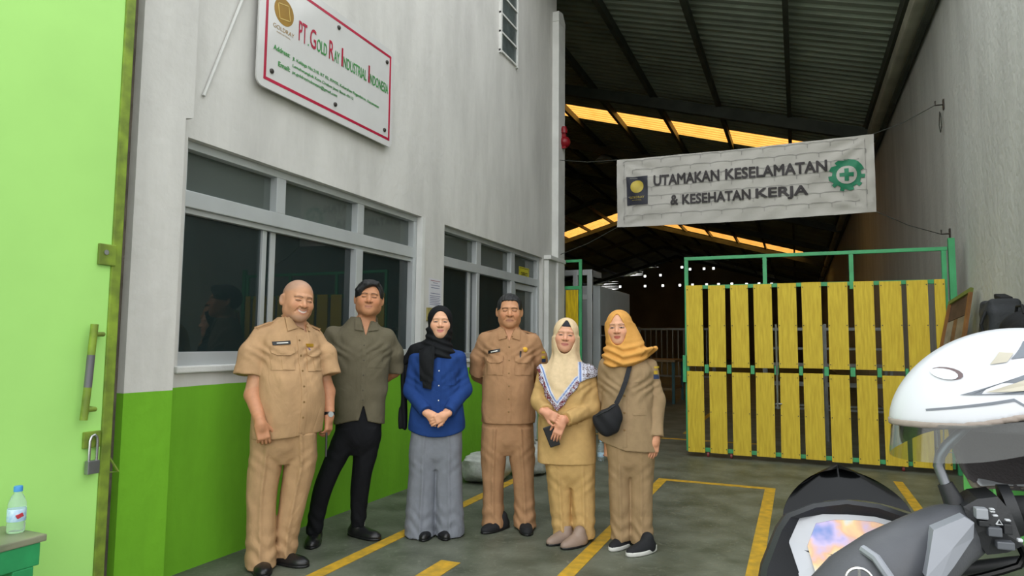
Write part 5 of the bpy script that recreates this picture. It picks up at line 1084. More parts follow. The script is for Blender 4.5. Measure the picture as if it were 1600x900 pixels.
hf4 = hair_fn(p, .007, [((0, -.20, -.03), (.067, .155, .098)), ((0, -.20, -.13), (.13, .185, .13))], lambda Q: np.where(Q[:, 1] < .0, .005, -.060))
p.part('hair', hf4, (-.14, -.16, 1.44), (.16, .15, 1.74), .0045, M_hair)
M_blackcloth = mat('black_canvas', '1D1E22', .8)
p.shoe((-.165, -.165), -.75, .27, .046, M_blackcloth); p.shoe((.150, -.215), .08, .27, .046, M_blackcloth)

# ---- 5: woman in mustard jacket and trousers, long cream headscarf with printed border
M_must = cloth('mustard_uniform', 'C3A069'); M_taupe = mat('taupe_leather', '9A8578', .5)
HD = dict(c=(.004, -.035, 1.378), s=1.0, skin='D39E82', yaw=-.02, pitch=.05, roll=.08, fat=.005, jaw=.062, smile=.003, mouth=.023, nose=1.1, eyeh=.0026, brow=(.018, .0022), browc='8C6A58', lip='B0605C', ears=False)
p = Person((-1.485, 4.41), 'woman in mustard jacket and trousers with long cream headscarf with printed border', HD)
to = Loft([(.50, .202, .152, .012), (.66, .200, .152, .012), (.85, .190, .150, .010), (1.0, .185, .145, .012), (1.09, .182, .125, .015), (1.145, .150, .105, .012), (1.19, .095, .085, .008), (1.23, .055, .055)])
sl = [([(-.138, .0, 1.115), (-.172, -.03, .925), (-.128, -.178, .870)], [.050, .058, .050]), ([(.168, .0, 1.11), (.182, -.045, .885), (.010, -.205, .830)], [.052, .060, .048])]
shirt = make_shirt(to, sl, 61, .0060, None, lambda P: .518+.0*P[:, 0], k=.03)
p.part('jacket', shirt, (-.26, -.27, .49), (.28, .18, 1.24), .0064, M_must)
pel = Loft([(.36, .08, .08, .04), (.44, .15, .122, .04), (.52, .168, .135, .035), (.62, .17, .135, .03)])
lg = [Loft([(.030, .066, .090, -.012, -.01), (.16, .070, .095, -.022), (.36, .080, .105, -.036), (.46, .084, .12, -.040), (.56, .084, .125, -.04)]), Loft([(.022, .078, .095, .128, .0), (.16, .080, .098, .126), (.36, .082, .105, .122), (.46, .086, .12, .120), (.56, .086, .125, .118)])]
p.part('trousers', make_trousers(pel, lg, 63, .0050, .006, .56), (-.16, -.18, .0), (.26, .19, .63), .0070, M_must)
aL = sl[0][0]; aR = sl[1][0]
p.body([([aL[0], aL[1], (-.118, -.205, .868)], [.040, .040, .027]), ([aR[0], aR[1], (-.015, -.215, .818)], [.040, .040, .027])], to, lg, [dict(W=(-.125, -.215, .868), d=(.88, -.16, -.40), n=(.15, .9, -.2), side=-1, curl=.16, sc=.88, thumb=(.6, .0, .8)), dict(W=(-.022, -.222, .806), d=(-.36, -.10, -.92), n=(.15, .95, -.1), side=-1, curl=.34, sc=.88)], ((.005, 0, 1.31), (.005, .01, 1.16), .052), xr=(-.25, .27), hz=(.66, .90))
p.patch('front_edge', shirt, [(-.042, .525), (-.030, .525), (-.030, .90), (-.042, .90)], M_must, .004, 3, 20)
p.patch('pocket_flap', shirt, [(.03, .775), (.13, .785), (.13, .812), (.03, .802)], M_must, .006, 8, 4)
p.patch('pocket_flap', shirt, [(-.165, .775), (-.10, .775), (-.10, .80), (-.165, .80)], M_must, .006, 8, 4)
poly5 = np.array([(-.190, 1.13), (-.170, 1.07), (-.135, .98), (-.100, .92), (-.050, .872), (.000, .93), (.055, 1.00), (.100, 1.06), (.150, 1.085), (.215, 1.10), (.235, 1.16), (.40, 1.25), (.40, 1.70), (-.40, 1.70), (-.40, 1.25), (-.22, 1.18)])
def poly_sd(X, Z, poly):
    d = np.full(len(X), 1e9); ins = np.zeros(len(X), bool); n = len(poly)
    for i in range(n):
        a, b = poly[i], poly[(i+1) % n]; e = b-a; w0 = X-a[0]; w1 = Z-a[1]; t = np.clip((w0*e[0]+w1*e[1])/(e@e), 0, 1)
        d = np.minimum(d, np.hypot(w0-e[0]*t, w1-e[1]*t)); cnd = ((a[1] > Z) != (b[1] > Z)) & (X < (b[0]-a[0])*(Z-a[1])/(b[1]-a[1]+1e-12)+a[0]); ins ^= cnd
    return np.where(ins, -d, d)
dr5 = Loft([(1.02, .150, .140, .0, -.02), (1.10, .148, .128, .0, -.015), (1.17, .120, .112, .0, -.01), (1.23, .098, .100, .003, -.005), (1.30, .092, .095, .004), (1.36, .09, .095, .004)])
hj5 = hij(p, .100, .063, -.012, .114, .62)
def scarf5(P):
    d, op = hj5(P); a = np.arctan2(P[:, 0]-.0, -P[:, 1]-.0)
    neckw = dr5(P, cap0=False)+.004*np.sin(a*9+P[:, 2]*14)
    d = smin(d, neckw, .035); ch = smin(to(P, .016), boxed(P, lambda Q: smin(chain(Q, sl[0][0][:2], [.068, .066]), chain(Q, sl[1][0][:2], [.070, .068]), .03), (-.3, -.2, .85), (.32, .2, 1.25)), .04)+.005*np.sin(P[:, 0]*55+P[:, 2]*30+2*np.sin(P[:, 2]*25)); ch = np.maximum(ch, P[:, 1]-.07)
    d = smin(d, ch, .03); d = smax(d, poly_sd(P[:, 0]+.006*np.sin(P[:, 2]*60), P[:, 2], poly5), .006); return smax(d, -op, .008)
def tint5(V):
    C = np.tile(np.array(lin('D8C09C')), (len(V), 1)); e = -poly_sd(V[:, 0], V[:, 2], poly5); up = V[:, 2] > 1.22
    X, Z = V[:, 0], V[:, 2]; n1 = np.sin(X*260+3*np.sin(Z*130))*np.sin(Z*280+3*np.sin(X*120)); n2 = np.sin(X*420+Z*150)*np.sin(Z*380-X*120)
    edge = (e < .052) & ~up; c_w = np.array(lin('C9CCDA')); c_m = np.array(lin('7A3638')); c_n = np.array(lin('2C3350')); c_b = np.array(lin('6D86BE'))
    band = edge & (e > .028); C[band] = c_w; C[band & (np.abs(e-.041) < .004)] = c_b
    pat = edge & (e <= .028); C[pat] = c_m; C[pat & (n1 > .15)] = c_w; C[pat & (n2 > .45)] = c_n
    sh = (X > .115) & (Z < 1.20) & (Z > 1.04); C[sh] = c_w; C[sh & (n1 > -.05)] = np.array(lin('5C4A46')); C[sh & (n2 > .5)] = c_w
    sh2 = (X > .085) & (X <= .118) & (Z < 1.20) & (Z > 1.07); C[sh2] = c_w; C[sh2 & (np.abs(X-.102) < .006)] = c_b
    return C
p.part('headscarf', scarf5, (-.24, -.23, .85), (.28, .16, 1.51), .0046, M_tintcloth, tint5)
def cap5(P):
    d, op = hj5(P); Q = p.hq(P); return smax(smax(head_sdf(Q, p.hd)*p.sc-.0035, (.056+.25*np.abs(Q[:, 0])*0-Q[:, 2])*p.sc, .003), (Q[:, 1]-.02)*p.sc, .003)
p.part('under_cap', cap5, (-.12, -.18, 1.38), (.13, .05, 1.51), .004, mat('navy_cap', '23222E', .8))
p.shoe((-.115, -.165), -.85, .235, .041, M_taupe); p.shoe((-.020, -.235), -.80, .235, .041, M_taupe)
ph = thing('phone', world_of(p, (-.088, -.212, .715)), 'dark phone held by the woman in the mustard jacket', 'phone', rotz=p.rot)
obj('phone_body', obox(B(), (0, 0.012, 0), (.033, 0, .012), (0, .005, 0), (-.026, 0, .064), .005), M_blackplastic, ph, world=False)

# ---- 6: woman in khaki jacket and trousers, orange headscarf, black sling bag
M_kha = cloth('khaki_jacket', '9C8465'); M_kha2 = cloth('khaki_trousers', '9E8463'); M_orange = cloth('orange_scarf', 'D49C52', .8)
HD = dict(c=(-.056, -.035, 1.430), s=1.0, skin='D5A182', yaw=-.16, pitch=.03, roll=-.04, fat=.004, jaw=.060, smile=.003, mouth=.020, nose=1.1, eyeh=.0032, brow=(.0190, .0030), browc='3A2A24', lip='A8392F', ears=False)
p = Person((-1.055, 4.45), 'woman in khaki jacket and trousers with orange headscarf and black sling bag', HD)
YW = -.16
to = Loft([(.58, .200, .155), (.68, .198, .155), (.80, .188, .150), (.95, .170, .142), (1.08, .164, .136), (1.16, .164, .118), (1.215, .125, .098), (1.26, .06, .06)], YW)
sl = [([(-.140, -.01, 1.18), (-.155, .08, .96), (-.110, .12, .78)], [.058, .055, .046]), ([(.150, .02, 1.18), (.182, .01, .955), (.178, -.085, .722)], [.048, .056, .052])]
shirt = make_shirt(to, sl, 71, .0060, None, lambda P: .635+.30*np.maximum(-P[:, 0]-.02, 0)-.05*np.maximum(P[:, 0], 0), k=.035)
p.part('jacket', shirt, (-.26, -.23, .58), (.27, .2, 1.27), .0064, M_kha)
pel = Loft([(.46, .07, .08, .02), (.54, .14, .122, .02), (.64, .158, .135, .01), (.78, .160, .135)])
lg = [Loft([(.045, .068, .092, -.048, .0), (.16, .068, .092, -.050), (.40, .075, .10, -.055), (.56, .080, .12, -.058), (.68, .084, .13, -.06)]), Loft([(.030, .074, .095, .082, -.01), (.16, .074, .095, .082), (.40, .080, .10, .082), (.56, .084, .12, .082), (.68, .088, .13, .08)])]
p.part('trousers', make_trousers(pel, lg, 73, .0046, .005, .705), (-.18, -.18, .0), (.22, .19, .79), .0070, M_kha2)
aL = sl[0][0]; aR = sl[1][0]
p.body([([aL[0], aL[1], (-.108, .125, .76)], [.045, .040, .027]), ([aR[0], aR[1], (.176, -.092, .708)], [.045, .040, .027])], to, lg, [dict(W=(-.106, .125, .75), d=(.15, .1, -1), n=(.5, .8, 0), side=1, curl=.5, sc=.86), dict(W=(.174, -.096, .706), d=(-.12, -.06, -1), n=(-.45, .85, 0), side=-1, curl=.30, sc=.88)], ((-.05, 0, 1.36), (0, .01, 1.20), .052), xr=(-.25, .27), hz=(.56, .72))
p.patch('placket', shirt, [(-.012, .66), (.016, .66), (.016, 1.13), (-.012, 1.13)], M_kha, .0035, 4, 24, YW)
p.buttons(shirt, [(.002, z) for z in (1.10, .99, .88, .77)], M_button, YW, (0, 0), .008)
p.patch('pocket_welt', shirt, [(.055, .868), (.135, .868), (.135, .882), (.055, .882)], M_kha, .005, 8, 3, YW)
p.patch('chest_welt', shirt, [(.06, 1.075), (.125, 1.085), (.125, 1.097), (.06, 1.087)], M_kha, .005, 8, 3, YW)
upper_sleeve_badge(p, shirt, .188, 1.13, [(-.016, .018, .035, .048, M_byel), (-.018, .018, -.004, .020, M_byel), (-.020, .018, -.034, -.006, M_bblu)])
dr6 = Loft([(1.165, .085, .105, -.045, -.035), (1.20, .128, .128, -.030, -.025), (1.25, .142, .132, -.020, -.015), (1.30, .138, .124, -.016, -.01), (1.36, .124, .112, -.022, -.002), (1.42, .110, .108, -.038, .005), (1.46, .098, .104, -.048, .01)])
hj6 = hij(p, .100, .056, -.014, .102, .45)
def scarf6(P):
    d, op = hj6(P); a = np.arctan2(P[:, 0]+.03, -P[:, 1]); n_ = dr6(P, cap0=False)
    n_ = n_+.009*np.sin((P[:, 2]-.35*np.abs(P[:, 0]+.03))*120+1.4*np.sin(a*2))*np.clip((1.36-P[:, 2])/.08, 0, 1); n_ = smax(n_, 1.172+.25*np.abs(P[:, 0]+.05)*np.abs(P[:, 0]+.05)*8*0-P[:, 2]+.12*np.maximum(P[:, 0], 0), .012)
    d = smin(d, n_, .03)
    wing = boxed(P, lambda Q: ell(rotp(Q, (.095, -.03, 1.255), Rm(0, .25, -.42)), (0, 0, 0), (.105, .095, .022)), (-.1, -.2, 1.1), (.32, .15, 1.42))+.005*np.sin(P[:, 0]*45+P[:, 1]*95)
    d = smin(d, wing, .03); d = d+.003*np.sin(P[:, 0]*48+P[:, 2]*30)*np.clip((1.50-P[:, 2])/.1, 0, 1)
    return smax(d, -op, .008)
p.part('headscarf', scarf6, (-.22, -.20, 1.13), (.27, .16, 1.57), .0048, M_orange)
M_bagc = mat('black_nylon', '191A20', .7, bump=.2, bscale=200)
p.shoe((-.115, -.150), -.55, .245, .042, M_blackcloth, M_whitesole); p.shoe((-.010, -.235), -.80, .25, .043, M_blackcloth, M_whitesole, heel=.012)
bag = thing('sling_bag', world_of(p, (-.13, -.20, .75)), 'black sling bag hanging at the waist of the woman in orange headscarf', 'bag', rotz=p.rot)
def bagf(P):
    Q = P.copy(); Q[:, 2] += .35*(Q[:, 0])*1.0*0; d = ell(Q, (0, 0, .105), (.094, .05, .122)); d = smax(d, (P[:, 2]-.165-.55*P[:, 0]), .01); return d+.003*np.sin(P[:, 0]*60+P[:, 2]*50)
grid_surf('pouch', bagf, (-.12, -.07, -.03), (.13, .07, .25), .005, M_bagc, bag)
st = [(.055, -.0, .19), (.085, .01, .25), (.115, .028, .33), (.140, .062, .42), (.150, .12, .47)]
bm = B()
for a, b in zip(st, st[1:]): bar(bm, a, b, .030, .006, up=(0, -1, .1))
obj('strap', bm, M_bagc, bag, world=False)
zp = B(); tube(zp, [(-.07, -.046, .115), (0, -.052, .15), (.05, -.043, .185)], .003, 6); obj('zipper', zp, M_blackplastic, bag, world=False)
# soft black goods on the green shelf
def soft(name, fn, lo, hi, h, mt, loc, label, cat, group='black goods on the green shelf'):
    t = thing(name, loc, label, cat, group); grid_surf('fabric', fn, lo, hi, h, mt, t); return t
t = soft('peaked_cap', lambda P: smin(smax(ell(P, (0, 0, .0), (.10, .12, .12)), -P[:, 2], .004), smax(ell(P, (-.12, .06, .02), (.10, .09, .018)), -P[:, 2], .004), .01), (-.25, -.15, -.01), (.13, .17, .14), .008, M_bagk, (1.47, 6.75, 1.288), 'black cap lying at the far end of the green shelf', 'cap')
obj('button', obox(B(), (-.01, -.09, .085), (.012, 0, 0), (0, .01, 0), (0, 0, .006), .002), M_whitep, t, world=False)
t = soft('dark_bag', lambda P: smin(rbox(P, (0, 0, .17), (.12, .20, .17), .06), rbox(P, (0, .02, .34), (.10, .16, .05), .03), .04)+.008*np.sin(P[:, 1]*22+P[:, 2]*18), (-.17, -.26, -.01), (.17, .26, .44), .011, M_bagg, (1.47, 6.30, 1.30), 'dark grey backpack standing on the green shelf', 'bag')
obj('top_flap', obox(B(), (0.02, .0, .41), (.04, 0, 0), (0, .10, .02), (0, 0, .02), .01), M_bagk, t, world=False); obj('strap', tube(B(), [(-.12, -.1, .3), (-.16, -.12, .2), (-.13, -.12, .05)], .012, 8), M_bagk, t, world=False)
t = soft('black_bag', lambda P: ell(P, (0, 0, .12), (.14, .26, .14))+.01*np.sin(P[:, 1]*26+P[:, 2]*22), (-.18, -.32, -.03), (.18, .32, .30), .011, M_bagk, (1.47, 5.70, 1.315), 'black bag slumped on the near end of the green shelf', 'bag')
obj('handle', tube(B(), [(-.03, -.1, .24), (-.03, -.06, .30), (-.03, .06, .30), (-.03, .1, .24)], .01, 8), M_bagk, t, world=False)
t = soft('peaked_cap', lambda P: smin(smax(ell(P, (0, 0, 0), (.11, .13, .10)), -P[:, 2], .004), smax(ell(P, (-.1, -.05, .015), (.09, .09, .014)), -P[:, 2], .004), .01), (-.22, -.17, -.01), (.14, .16, .12), .009, M_brownc, (1.44, 6.25, .53), 'brown cloth cap on the middle board of the green shelf', 'cap', 'caps in the shelf')
t = thing('sample_stick', (1.60, 6.95, 1.288), 'pale timber offcut standing on the green shelf against the wall', 'timber', 'timber offcuts')
obj('offcut', obox(B(), (0, 0, .16), (.03, 0, 0), (0, .045, 0), (0, 0, .16), .004), mat('pale_offcut', 'A8A078', .7), t, world=False)
t = thing('sample_stick', (1.60, 7.0-.22, 1.288), 'second timber offcut with yellowish face beside the backpack', 'timber', 'timber offcuts')
obj('offcut', obox(B(), (0, -.05, .20), (.02, 0, 0), (0, .03, 0), (0, 0, .20), .004), mat('yellow_offcut', '9E9048', .7), t, world=False)

# ------------------------------------------------------------------ scooter in the foreground (handlebar end of it in view)
M_sblk = mat('scooter_black', '08090A', .16, var=.1, spec=.22); M_sgry = mat('scooter_grey', '4B4D52', .42, var=.06, scale=30, bump=.04, bscale=300); M_slgt = mat('scooter_light_grey', '8A8E96', .38, var=.05); M_stex = mat('scooter_trim', '26282B', .5, bump=.05, bscale=300)
SCO = Vector((.085, 1.215, 1.015)); LEAN = radians(1)
sc = thing('scooter', (SCO.x, SCO.y, 0), 'dark grey motor scooter in the right foreground, its handlebar and dashboard in view', 'scooter')
_F = Vector((-.04, .999, 0)).normalized(); _R0 = Vector((_F.y, -_F.x, 0)); _U = Vector((0, 0, 1)); _R = _R0*cos(LEAN)+_U*sin(LEAN); _U2 = _U*cos(LEAN)-_R0*sin(LEAN)
def sp_(r, f, u): return _R*r+_F*f+_U2*u+Vector((0, 0, SCO.z))      # local to the scooter's empty
def sloft(name, secs, mt, seg=20, par=None, smooth=True, n=2.0):
    """sections: (centre (r,f,u), axis a vec, axis b vec) in scooter coordinates"""
    bm = B(); rings = []
    for c, a, b in secs:
        ring = []
        for k in range(seg):
            t = 2*pi*k/seg; x = math.copysign(abs(cos(t))**(2/n), cos(t)); y = math.copysign(abs(sin(t))**(2/n), sin(t))
            q = [c[i]+a[i]*x+b[i]*y for i in range(3)]; ring.append(bm.verts.new(sp_(*q)))
        rings.append(ring)
    for A_, B_ in zip(rings, rings[1:]):
        for k in range(seg): bm.faces.new((A_[k], A_[(k+1) % seg], B_[(k+1) % seg], B_[k]))
    bm.faces.new(rings[0][::-1]); bm.faces.new(rings[-1]); bmesh.ops.recalc_face_normals(bm, faces=bm.faces); return obj(name, bm, mt, par or sc, world=False, smooth=smooth)
def splate(name, pts, mt, back=(0, .02, -.005), par=None, crown=0.0):
    """plate from a front outline in (r,f,u), extruded backwards, fan from its centre"""
    bm = B(); a = [bm.verts.new(sp_(*p_)) for p_ in pts]; b = [bm.verts.new(sp_(*[p_[i]+back[i] for i in range(3)])) for p_ in pts]
    c = [sum(p_[i] for p_ in pts)/len(pts) for i in range(3)]; cv = bm.verts.new(sp_(c[0], c[1]-crown, c[2])); cb = bm.verts.new(sp_(c[0]+back[0], c[1]+back[1], c[2]+back[2])); k = len(pts)
    for i in range(k):
        bm.faces.new((cv, a[i], a[(i+1) % k])); bm.faces.new((cb, b[(i+1) % k], b[i])); bm.faces.new((a[i], b[i], b[(i+1) % k], a[(i+1) % k]))
    bmesh.ops.recalc_face_normals(bm, faces=bm.faces); return obj(name, bm, mt, par or sc, world=False)
# dashboard: bezel ring, display, coloured film
o1 = [(-.160, -.05, -.09), (-.149, -.03, -.040), (-.124, .02, .010), (-.108, .03, .032), (-.065, .04, .050), (-.014, .045, .059), (.035, .042, .056), (.078, .03, .045), (.095, .02, .025), (.110, -.02, -.03), (.118, -.05, -.09)]
o2 = [(-.088, -.035, -.075), (-.092, -.02, -.050), (-.104, .01, -.011), (-.085, .03, .024), (-.05, .034, .032), (-.014, .035, .034), (.025, .034, .034), (.059, .03, .028), (.074, .02, .012), (.070, -.02, -.033), (.064, -.035, -.075)]
bm = B(); A_ = [bm.verts.new(sp_(*q)) for q in o1]; Bq = [bm.verts.new(sp_(q[0], q[1]+.012, q[2])) for q in o2]; Ab = [bm.verts.new(sp_(q[0]*1.02, q[1]+.05, q[2]-.01)) for q in o1]; Am = [bm.verts.new(sp_((q[0]+.016)*.93-.016, q[1]-.008, q[2]*.93-.001)) for q in o1]
for i in range(len(o1)-1): bm.faces.new((Am[i], Am[i+1], Bq[i+1], Bq[i])); bm.faces.new((A_[i], A_[i+1], Am[i+1], Am[i])); bm.faces.new((Ab[i], Ab[i+1], A_[i+1], A_[i]))
bmesh.ops.recalc_face_normals(bm, faces=bm.faces); obj('dash_bezel', bm, M_stex, sc, world=False, smooth=True)
dp = splate('display', [((q[0]+.014)*1.03-.014, q[1]+.010, q[2]*1.03) for q in o2], mat('display_grey', 'B4B8BE', .25, spec=.6), (0, .02, 0))
M_film = bpy.data.materials.new('display_film'); M_film.use_nodes = True; _n = M_film.node_tree.nodes; _l = M_film.node_tree.links; _b = _n['Principled BSDF']; _b.inputs['Roughness'].default_value = .12
_t = _n.new('ShaderNodeTexCoord'); _v = _n.new('ShaderNodeTexVoronoi'); _v.inputs['Scale'].default_value = 30; _z = _n.new('ShaderNodeTexNoise'); _z.inputs['Scale'].default_value = 16; _z.inputs['Detail'].default_value = 3; _r = _n.new('ShaderNodeValToRGB'); _e = _r.color_ramp
_e.elements[0].position = .30; _e.elements[0].color = (*lin('5A78B8'), 1); _e.elements[1].position = .72; _e.elements[1].color = (*lin('7FBFA8'), 1)
for ps, c in ((.42, 'B8A8CE'), (.50, 'D6A888'), (.56, 'E0C08C'), (.63, 'C8D0D0')): q = _e.elements.new(ps); q.color = (*lin(c), 1)
_l.new(_t.outputs['Object'], _z.inputs[0]); _l.new(_z.outputs[0], _r.inputs[0]); _l.new(_r.outputs[0], _b.inputs['Base Color'])
splate('display_film', [((q[0]+.014)*.80-.006, q[1]+.002, q[2]*.92-.003) for q in o2], M_film, (0, .004, 0), dp)
# windscreen: a curved tinted plate rising forward of the dash
bm = B(); prev = None; NU, NV = 16, 10; grid = {}
for th in (0, 1):
    for j in range(NV+1):
        v = j/NV; hw = .096*(max(1-v**1.6, 0))**.60+.001
        for i in range(NU+1):
            s_ = -1+2*i/NU; r = hw*s_; cup = .045*(1-s_*s_); grid[th, j, i] = bm.verts.new(sp_(r-.016, .052+.085*v+cup*(1-.45*v)+.004*th, .034+.010*s_*(1-v)+.060*v+.014*(1-s_*s_)*(1-.6*v)))
for th in (0, 1):
    for j in range(NV):
        for i in range(NU): bm.faces.new((grid[th, j, i], grid[th, j, i+1], grid[th, j+1, i+1], grid[th, j+1, i]))
bmesh.ops.recalc_face_normals(bm, faces=bm.faces); obj('windscreen', bm, M_sblk, sc, world=False, smooth=True)
# handlebar covers (right one in view, left one mirrored below the frame)
def av(k): return (-.55*k, .83*k, 0)
def bv(k): return (-.25*k, -.10*k, .96*k)
sloft('handlebar_cover', [((-.080, -.215, -.060), av(.045), bv(.046)), ((-.030, -.188, -.020), av(.048), bv(.054)), ((.018, -.155, .008), av(.045), bv(.053)), ((.062, -.122, .028), av(.041), bv(.049)), ((.102, -.090, .048), av(.036), bv(.041)), ((.126, -.078, .057), av(.032), bv(.035)), ((.150, -.072, .062), av(.024), bv(.026))], M_sgry, 26, n=2.5)
sloft('handlebar_cover', [((-.080, -.215, -.060), (.02, .04, 0), bv(.046)), ((-.15, -.15, -.13), (.02, .04, 0), (0, 0, .040)), ((-.21, -.10, -.17), (.01, .03, 0), (0, 0, .03))], M_sgry, 22, n=2.6)
splate('cover_facet', [(.068, -.172, .072), (.112, -.136, .084), (.124, -.130, .076), (.122, -.130, .056), (.090, -.166, .026), (.062, -.198, .004), (.050, -.206, .020)], M_slgt, (0, .025, .0), None, .002)
bm = B(); tube(bm, [sp_(-.018, -.190, .044), sp_(-.006, -.212, .040), sp_(.006, -.222, .022), sp_(.012, -.222, -.010)], .0060, 8); obj('silver_trim', bm, M_slgt, sc, world=False, smooth=True)
em = obj('emblem_ring', tube(B(), [sp_(-.030+.015*cos(a), -.244, .020+.015*sin(a)) for a in [2*pi*k/24 for k in range(25)]], .0022, 6), M_chrome, sc, world=False)
for a in (pi/2, pi/2+2*pi/3, pi/2-2*pi/3): obj('emblem_bar', tube(B(), [sp_(-.030, -.245, .020), sp_(-.030+.014*cos(a), -.245, .020+.014*sin(a))], .0018, 6), M_chrome, em, world=False)
# switch box, buttons, grip, lever
sw = splate('switch_box', [(.117, -.110, .092), (.135, -.106, .103), (.160, -.102, .107), (.174, -.1, .088), (.186, -.1, .044), (.166, -.105, .034), (.141, -.11, .030), (.126, -.112, .056)], M_stex, (.004, .070, .0), None, .010)
M_btn = mat('switch_grey', '5E6268', .35); M_icon = mat('icon_white', 'C6CACE', .5)
def btn(r, u, w, h, mt, name='button', f=-.116, t=.008): obj(name, obox(B(), sp_(r, f, u), _R*w, _F*t, _U2*h, .0015), mt, sw, world=False)
btn(.135, .087, .007, .007, mat('switch_silver', '9CA0A6', .3), f=-.118); btn(.137, .074, .006, .004, M_stex); btn(.149, .064, .008, .006, M_btn); btn(.164, .069, .005, .007, M_stex); btn(.160, .047, .010, .005, M_btn)
for r, u, w, h in ((.147, .094, .003, .001), (.147, .091, .003, .001), (.150, .086, .003, .0013), (.164, .081, .003, .0008), (.176, .056, .003, .002)): btn(r, u, w, h, M_icon, 'icon', -.122, .004)
obj('hazard_icon', tube(B(), [sp_(.150, -.125, .075), sp_(.157, -.125, .075), sp_(.1535, -.125, .081), sp_(.150, -.125, .075)], .0010, 6), M_icon, sw, world=False)
sloft('grip_flange', [((.178, -.060, .080), (.004, .036, 0), (-.008, 0, .036)), ((.192, -.060, .083), (.004, .034, 0), (-.008, 0, .034))], M_stex)
sloft('grip', [((.190, -.060, .083), (.002, .019, 0), (0, 0, .019)), ((.32, -.066, .094), (.002, .018, 0), (0, 0, .018)), ((.335, -.066, .095), (.002, .015, 0), (0, 0, .015))], M_bagk)
sloft('grip', [((-.21, -.10, -.17), (-.002, .020, 0), (0, 0, .020)), ((-.34, -.10, -.21), (-.002, .019, 0), (0, 0, .019))], M_bagk)
obj('brake_lever', tube(B(), [sp_(.06, -.06, -.025), sp_(.105, -.05, -.013), sp_(.199, -.04, .007), sp_(.33, -.02, .03)], [.012, .010, .008, .006], 10), M_stex, sc, world=False, smooth=True)
obj('brake_cable', tube(B(), [sp_(.09, -.09, -.022), sp_(.14, -.085, -.006), sp_(.165, -.082, .003), sp_(.184, -.082, .012), sp_(.191, -.082, .026), sp_(.185, -.084, .042)], .005, 8), M_sblk, sc, world=False, smooth=True)
obj('mirror_stem', tube(B(), [sp_(.118, -.078, .078), sp_(.110, -.076, .100), sp_(.104, -.075, .116)], [.015, .012, .010], 12), M_stex, sc, world=False, smooth=True)
obj('mirror_arm', tube(B(), [sp_(.105, -.075, .114), sp_(.098, -.07, .140), sp_(.101, -.07, .154), sp_(.110, -.068, .168), sp_(.135, -.06, .193), sp_(.160, -.05, .217), sp_(.195, -.045, .25)], .0070, 10), mat('arm_steel', '7C8086', .3, metal=.5), sc, world=False, smooth=True)
sloft('mirror', [((.17, -.045, .255), (.01, .012, 0), (0, 0, .01)), ((.20, -.045, .262), (.004, .014, 0), (0, 0, .030)), ((.245, -.045, .268), (.004, .012, 0), (0, 0, .028)), ((.26, -.045, .27), (.002, .008, 0), (0, 0, .012))], M_sblk)
# lower body down to the ground, below the picture's edge
sloft('front_shield', [((0, .05, -.02), (.13, 0, 0), (0, .05, 0)), ((0, .12, -.16), (.17, 0, 0), (0, .08, 0)), ((0, .18, -.40), (.19, 0, 0), (0, .09, 0)), ((0, .20, -.62), (.13, 0, 0), (0, .08, 0))], M_sgry)
sloft('floorboard', [((0, .16, -.62), (.14, 0, 0), (0, 0, .06)), ((0, -.20, -.70), (.15, 0, 0), (0, 0, .06)), ((0, -.55, -.62), (.13, 0, 0), (0, 0, .10))], M_stex)
sloft('rear_body', [((0, -.48, -.52), (.10, 0, 0), (0, 0, .16)), ((0, -.80, -.42), (.16, 0, 0), (0, 0, .17)), ((0, -1.15, -.34), (.12, 0, 0), (0, 0, .12)), ((0, -1.35, -.28), (.05, 0, 0), (0, 0, .05))], M_sgry)
sloft('seat', [((0, -.50, -.33), (.08, 0, 0), (0, 0, .04)), ((0, -.75, -.25), (.14, 0, 0), (0, 0, .05)), ((0, -1.1, -.19), (.12, 0, 0), (0, 0, .05)), ((0, -1.28, -.17), (.06, 0, 0), (0, 0, .03))], M_bagk)
for f in (.36, -.92):
    bm = B(); R0 = .20; 
    rings = [[bm.verts.new(Vector((0, 0, .26))+_F*(f+(R0+.055*cos(q))*cos(a))+_R0*(.055*sin(q)-.05)+_U*((R0+.055*cos(q))*sin(a))) for q in [2*pi*k/10 for k in range(10)]] for a in [2*pi*k/28 for k in range(28)]]
    for i in range(28):
        for k in range(10): bm.faces.new((rings[i][k], rings[(i+1) % 28][k], rings[(i+1) % 28][(k+1) % 10], rings[i][(k+1) % 10]))
    bmesh.ops.recalc_face_normals(bm, faces=bm.faces); wh = obj('tyre', bm, M_bagk, sc, world=False, smooth=True)
    bm = B()
    for k in range(5):
        a = 2*pi*k/5; c = Vector((0, 0, .26))+_F*f-_R0*.05; bar(bm, c, c+_F*cos(a)*.18+_U*sin(a)*.18, .03, .02, up=_R0)
    obj('spoke_wheel', bm, M_slgt, wh, world=False)
obj('fork', tube(B(), [sp_(0, .18, -.45), Vector((0, 0, .26))+_F*.36-_R0*.05], .03, 10), M_stex, sc, world=False)

